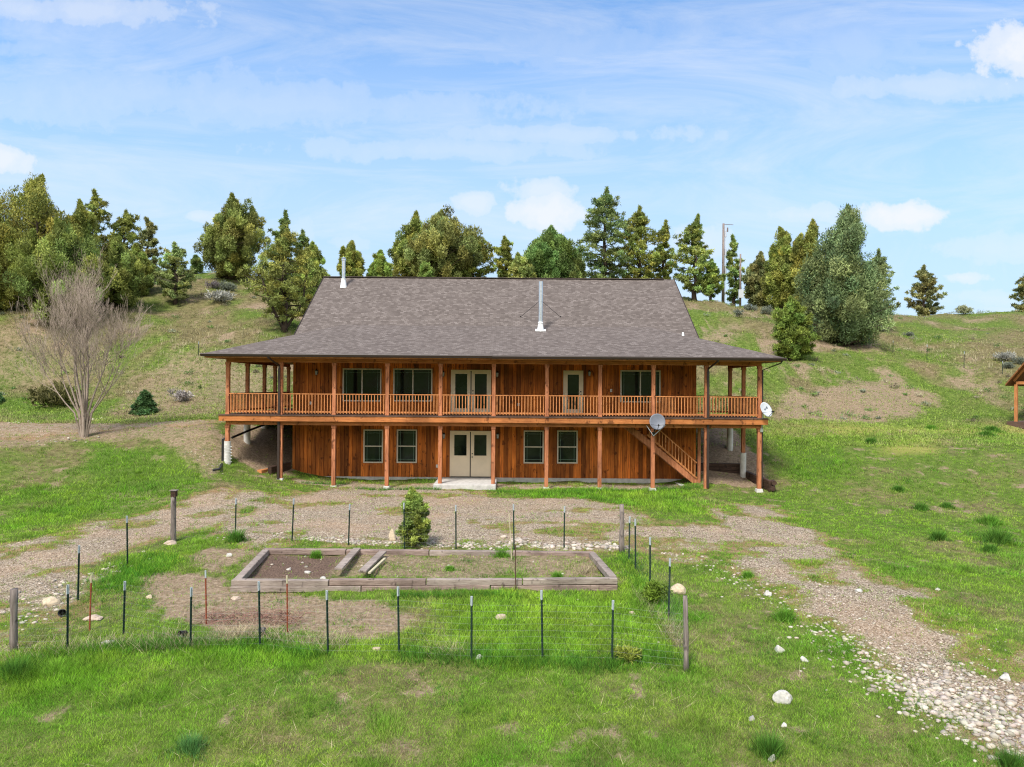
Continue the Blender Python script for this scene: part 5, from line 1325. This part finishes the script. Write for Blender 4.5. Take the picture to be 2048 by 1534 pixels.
pole(1481, 508, 86, .11, 'shorter thin pole with a grey meter box right of the tall power pole', 1)
hf = empty('hill_fence', at(1854, 720, 30), 'line of thin green steel posts across the right hillside', 'fence')
for a in ((1738, 697, 674), (1786, 705, 681), (1854, 720, 689), (1928, 736, 703), (2005, 748, 722)): place_post(a[0], a[1], a[2], hf)
pr_ = at(397, 711, 30); hp = empty('fence_post', pr_, 'lone steel post on the slope left of the porch roof', 'fence post'); place_post(397, 711, 683, hp)

# ------------------------------------------------------------------ pavilion at the right edge
g0 = at(2032, 850, 30); gy0 = g0.y; gxl = g0.x; gzz = g0.z
gz = empty('pavilion', (gxl, gy0, gzz), 'open wooden pavilion with an orange timber roof at the right edge', 'pavilion')
W_, D_ = 4.4, 4.0; ORG[gz] = Vector((0, 0, 0)); gz.rotation_euler = (0, 0, R(-54))
MB().box(-.38, W_ + .4, -.4, D_ + .4, -.2, .22).build('floor', M['deck'], gz)
ph_ = atY(2032, 768, gy0).z - gzz
for x in (0, W_):
    for y in (0, D_): MB().box(x - .08, x + .08, y - .08, y + .08, .22, ph_ - .02).build('post', M['rail'], gz)
ez = ph_ - .12; rz_ = ez + 3.5; xm = W_ / 2
m_ = MB()
for s in (-1, 1):
    xe = xm + s * 2.62
    m_.prism([(xe, -.5, ez), (xm, -.5, rz_), (xm, D_ + .5, rz_), (xe, D_ + .5, ez)], (0, 0, .12))
m_.build('roof', M['soffit'], gz)
m_ = MB()
for y in (0, D_): m_.box(.01, W_ - .01, y - .06, y + .06, ph_ - .019, ph_ + .16)
for x in (0, W_): m_.box(x - .06, x + .06, .07, D_ - .07, ph_ - .019, ph_ + .15)
for y in (-.07, D_ + .07):
    for s in (-1, 1): m_.bar((xm + s * 2.3, y, ez + .3), (xm, y, rz_ - .1), .09, .12)
m_.build('truss', M['rail'], gz)

# ------------------------------------------------------------------ light and sky
SUN_EL = R(54); SUN_AZ = R(205)      # degrees from +Y clockwise: behind the viewer, to the left
sun = bpy.data.lights.new('sun', 'SUN'); sun.energy = 1.9; sun.angle = R(13); sun.color = (1, .95, .88)
so = bpy.data.objects.new('sun', sun); COL.objects.link(so)
sd = Vector((math.sin(SUN_AZ) * math.cos(SUN_EL), math.cos(SUN_AZ) * math.cos(SUN_EL), math.sin(SUN_EL)))
so.rotation_euler = sd.to_track_quat('Z', 'Y').to_euler()
w = bpy.data.worlds.new('World'); sc.world = w; w.use_nodes = True; nt = w.node_tree
class WT_(NT):
    def __init__(s): s.t = nt; s.n = nt.nodes
t = WT_(); bg = nt.nodes['Background']; bg.inputs[1].default_value = .13
sky = t.new('ShaderNodeTexSky'); sky.sky_type = 'NISHITA'; sky.sun_disc = False; sky.sun_elevation = SUN_EL; sky.sun_rotation = SUN_AZ; sky.altitude = 900; sky.air_density = 1.3; sky.dust_density = .6; sky.ozone_density = 2.2
gen = t.coord('Generated'); sep = t.new('ShaderNodeSeparateXYZ'); t.L(gen, sep.inputs[0])
ya = t.math('MAXIMUM', t.math('ABSOLUTE', sep.outputs[1]), .02); u = t.math('DIVIDE', sep.outputs[0], ya); v = t.math('DIVIDE', sep.outputs[2], ya)
cmb = t.new('ShaderNodeCombineXYZ'); t.L(u, cmb.inputs[0]); t.L(v, cmb.inputs[1]); uv = cmb.outputs[0]
n_d = t.noise(uv, 9, 6, .6); n_b = t.noise(uv, 28, 5, .6)
def puff(px, py, a, b, k):
    uu = t.math('DIVIDE', t.math('SUBTRACT', u, (px - 1024) / F), a / F); vv = t.math('DIVIDE', t.math('SUBTRACT', v, (773 - py) / F), b / F)
    d = t.math('SQRT', t.math('ADD', t.math('MULTIPLY', uu, uu), t.math('MULTIPLY', vv, vv)))
    d = t.math('ADD', d, t.math('MULTIPLY', t.math('SUBTRACT', n_d, .5), 2.1)); d = t.math('ADD', d, t.math('MULTIPLY', t.math('SUBTRACT', n_b, .5), 1.4))
    return t.math('MULTIPLY', t.ramp(d, [(.05, 1), (.55, .8), (1.0, 0)], 'EASE'), k)
m_ = None
for a in [(1075, 378, 80, 34, .6), (1100, 425, 125, 44, .85), (945, 405, 58, 30, .6), (1400, 480, 70, 60, .5), (1610, 425, 120, 26, .5), (1820, 425, 110, 36, .9), (2010, 85, 100, 70, .9), (1990, 490, 160, 40, .35),
          (1920, 548, 70, 16, .6), (1990, 590, 90, 22, .35), (0, 325, 80, 40, .8), (120, 290, 40, 18, .2), (395, 437, 50, 16, .5), (600, 470, 60, 60, .35), (690, 490, 60, 30, .3)]:
    q = puff(*a); m_ = q if m_ is None else t.math('MAXIMUM', m_, q)
# high thin cloud: long streaks
cir = t.noise(t.mapping(uv, (1.3, 6, 1), (0, 0, R(7)), (2.2, .4, 0)), 1.5, 10, .66, 1.6); cir = t.ramp(cir, [(.36, 0), (.72, .9)])
veil = t.noise(t.mapping(uv, (.9, 3.2, 1), (0, 0, R(-4)), (3, 1, 0)), 1.6, 5, .5); veil = t.ramp(veil, [(.3, .1), (.68, .9)])
bands = None
for a in [(1130, 268, 360, 26, .38), (900, 300, 420, 30, .34), (150, 25, 340, 46, .55), (1850, 165, 280, 34, .45), (1700, 90, 220, 80, .3), (500, 210, 800, 60, .3), (60, 100, 140, 30, .3), (250, 190, 500, 70, .3), (1150, 90, 300, 60, .25)]:
    q = puff(*a); bands = q if bands is None else t.math('MAXIMUM', bands, q)
thin = t.math('MAXIMUM', t.math('MAXIMUM', t.math('MULTIPLY', cir, .5), t.math('MULTIPLY', veil, .12)), bands)
tot = t.math('MAXIMUM', thin, m_)
low = t.ramp(v, [(0, .95), (.2, .72), (.5, 0)])
skyc = t.mix(1, sky.outputs[0], (.46, .61, .72), 'MULTIPLY')
skyc = t.mix(low, skyc, (1.62, 2.15, 2.82))
col = t.mix(tot, skyc, (2.75, 2.8, 2.9))
bk = t.ramp(t.math('MULTIPLY', sep.outputs[1], -1), [(.05, 0), (.5, 1)])  # bright cloud behind the viewer, added out of view as soft frontal fill
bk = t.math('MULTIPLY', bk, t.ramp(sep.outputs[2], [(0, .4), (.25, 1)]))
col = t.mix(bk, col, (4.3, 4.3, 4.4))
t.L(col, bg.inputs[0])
sc.view_settings.view_transform = 'Standard'; sc.view_settings.look = 'None'; sc.view_settings.exposure = 1.4; sc.view_settings.gamma = 1
sc.cycles.max_bounces = 6; sc.cycles.diffuse_bounces = 3; sc.cycles.transparent_max_bounces = 6; sc.cycles.use_denoising = True; sc.cycles.denoising_input_passes = 'RGB_ALBEDO_NORMAL'; sc.cycles.denoising_prefilter = 'NONE'; sc.cycles.filter_width = 1.15
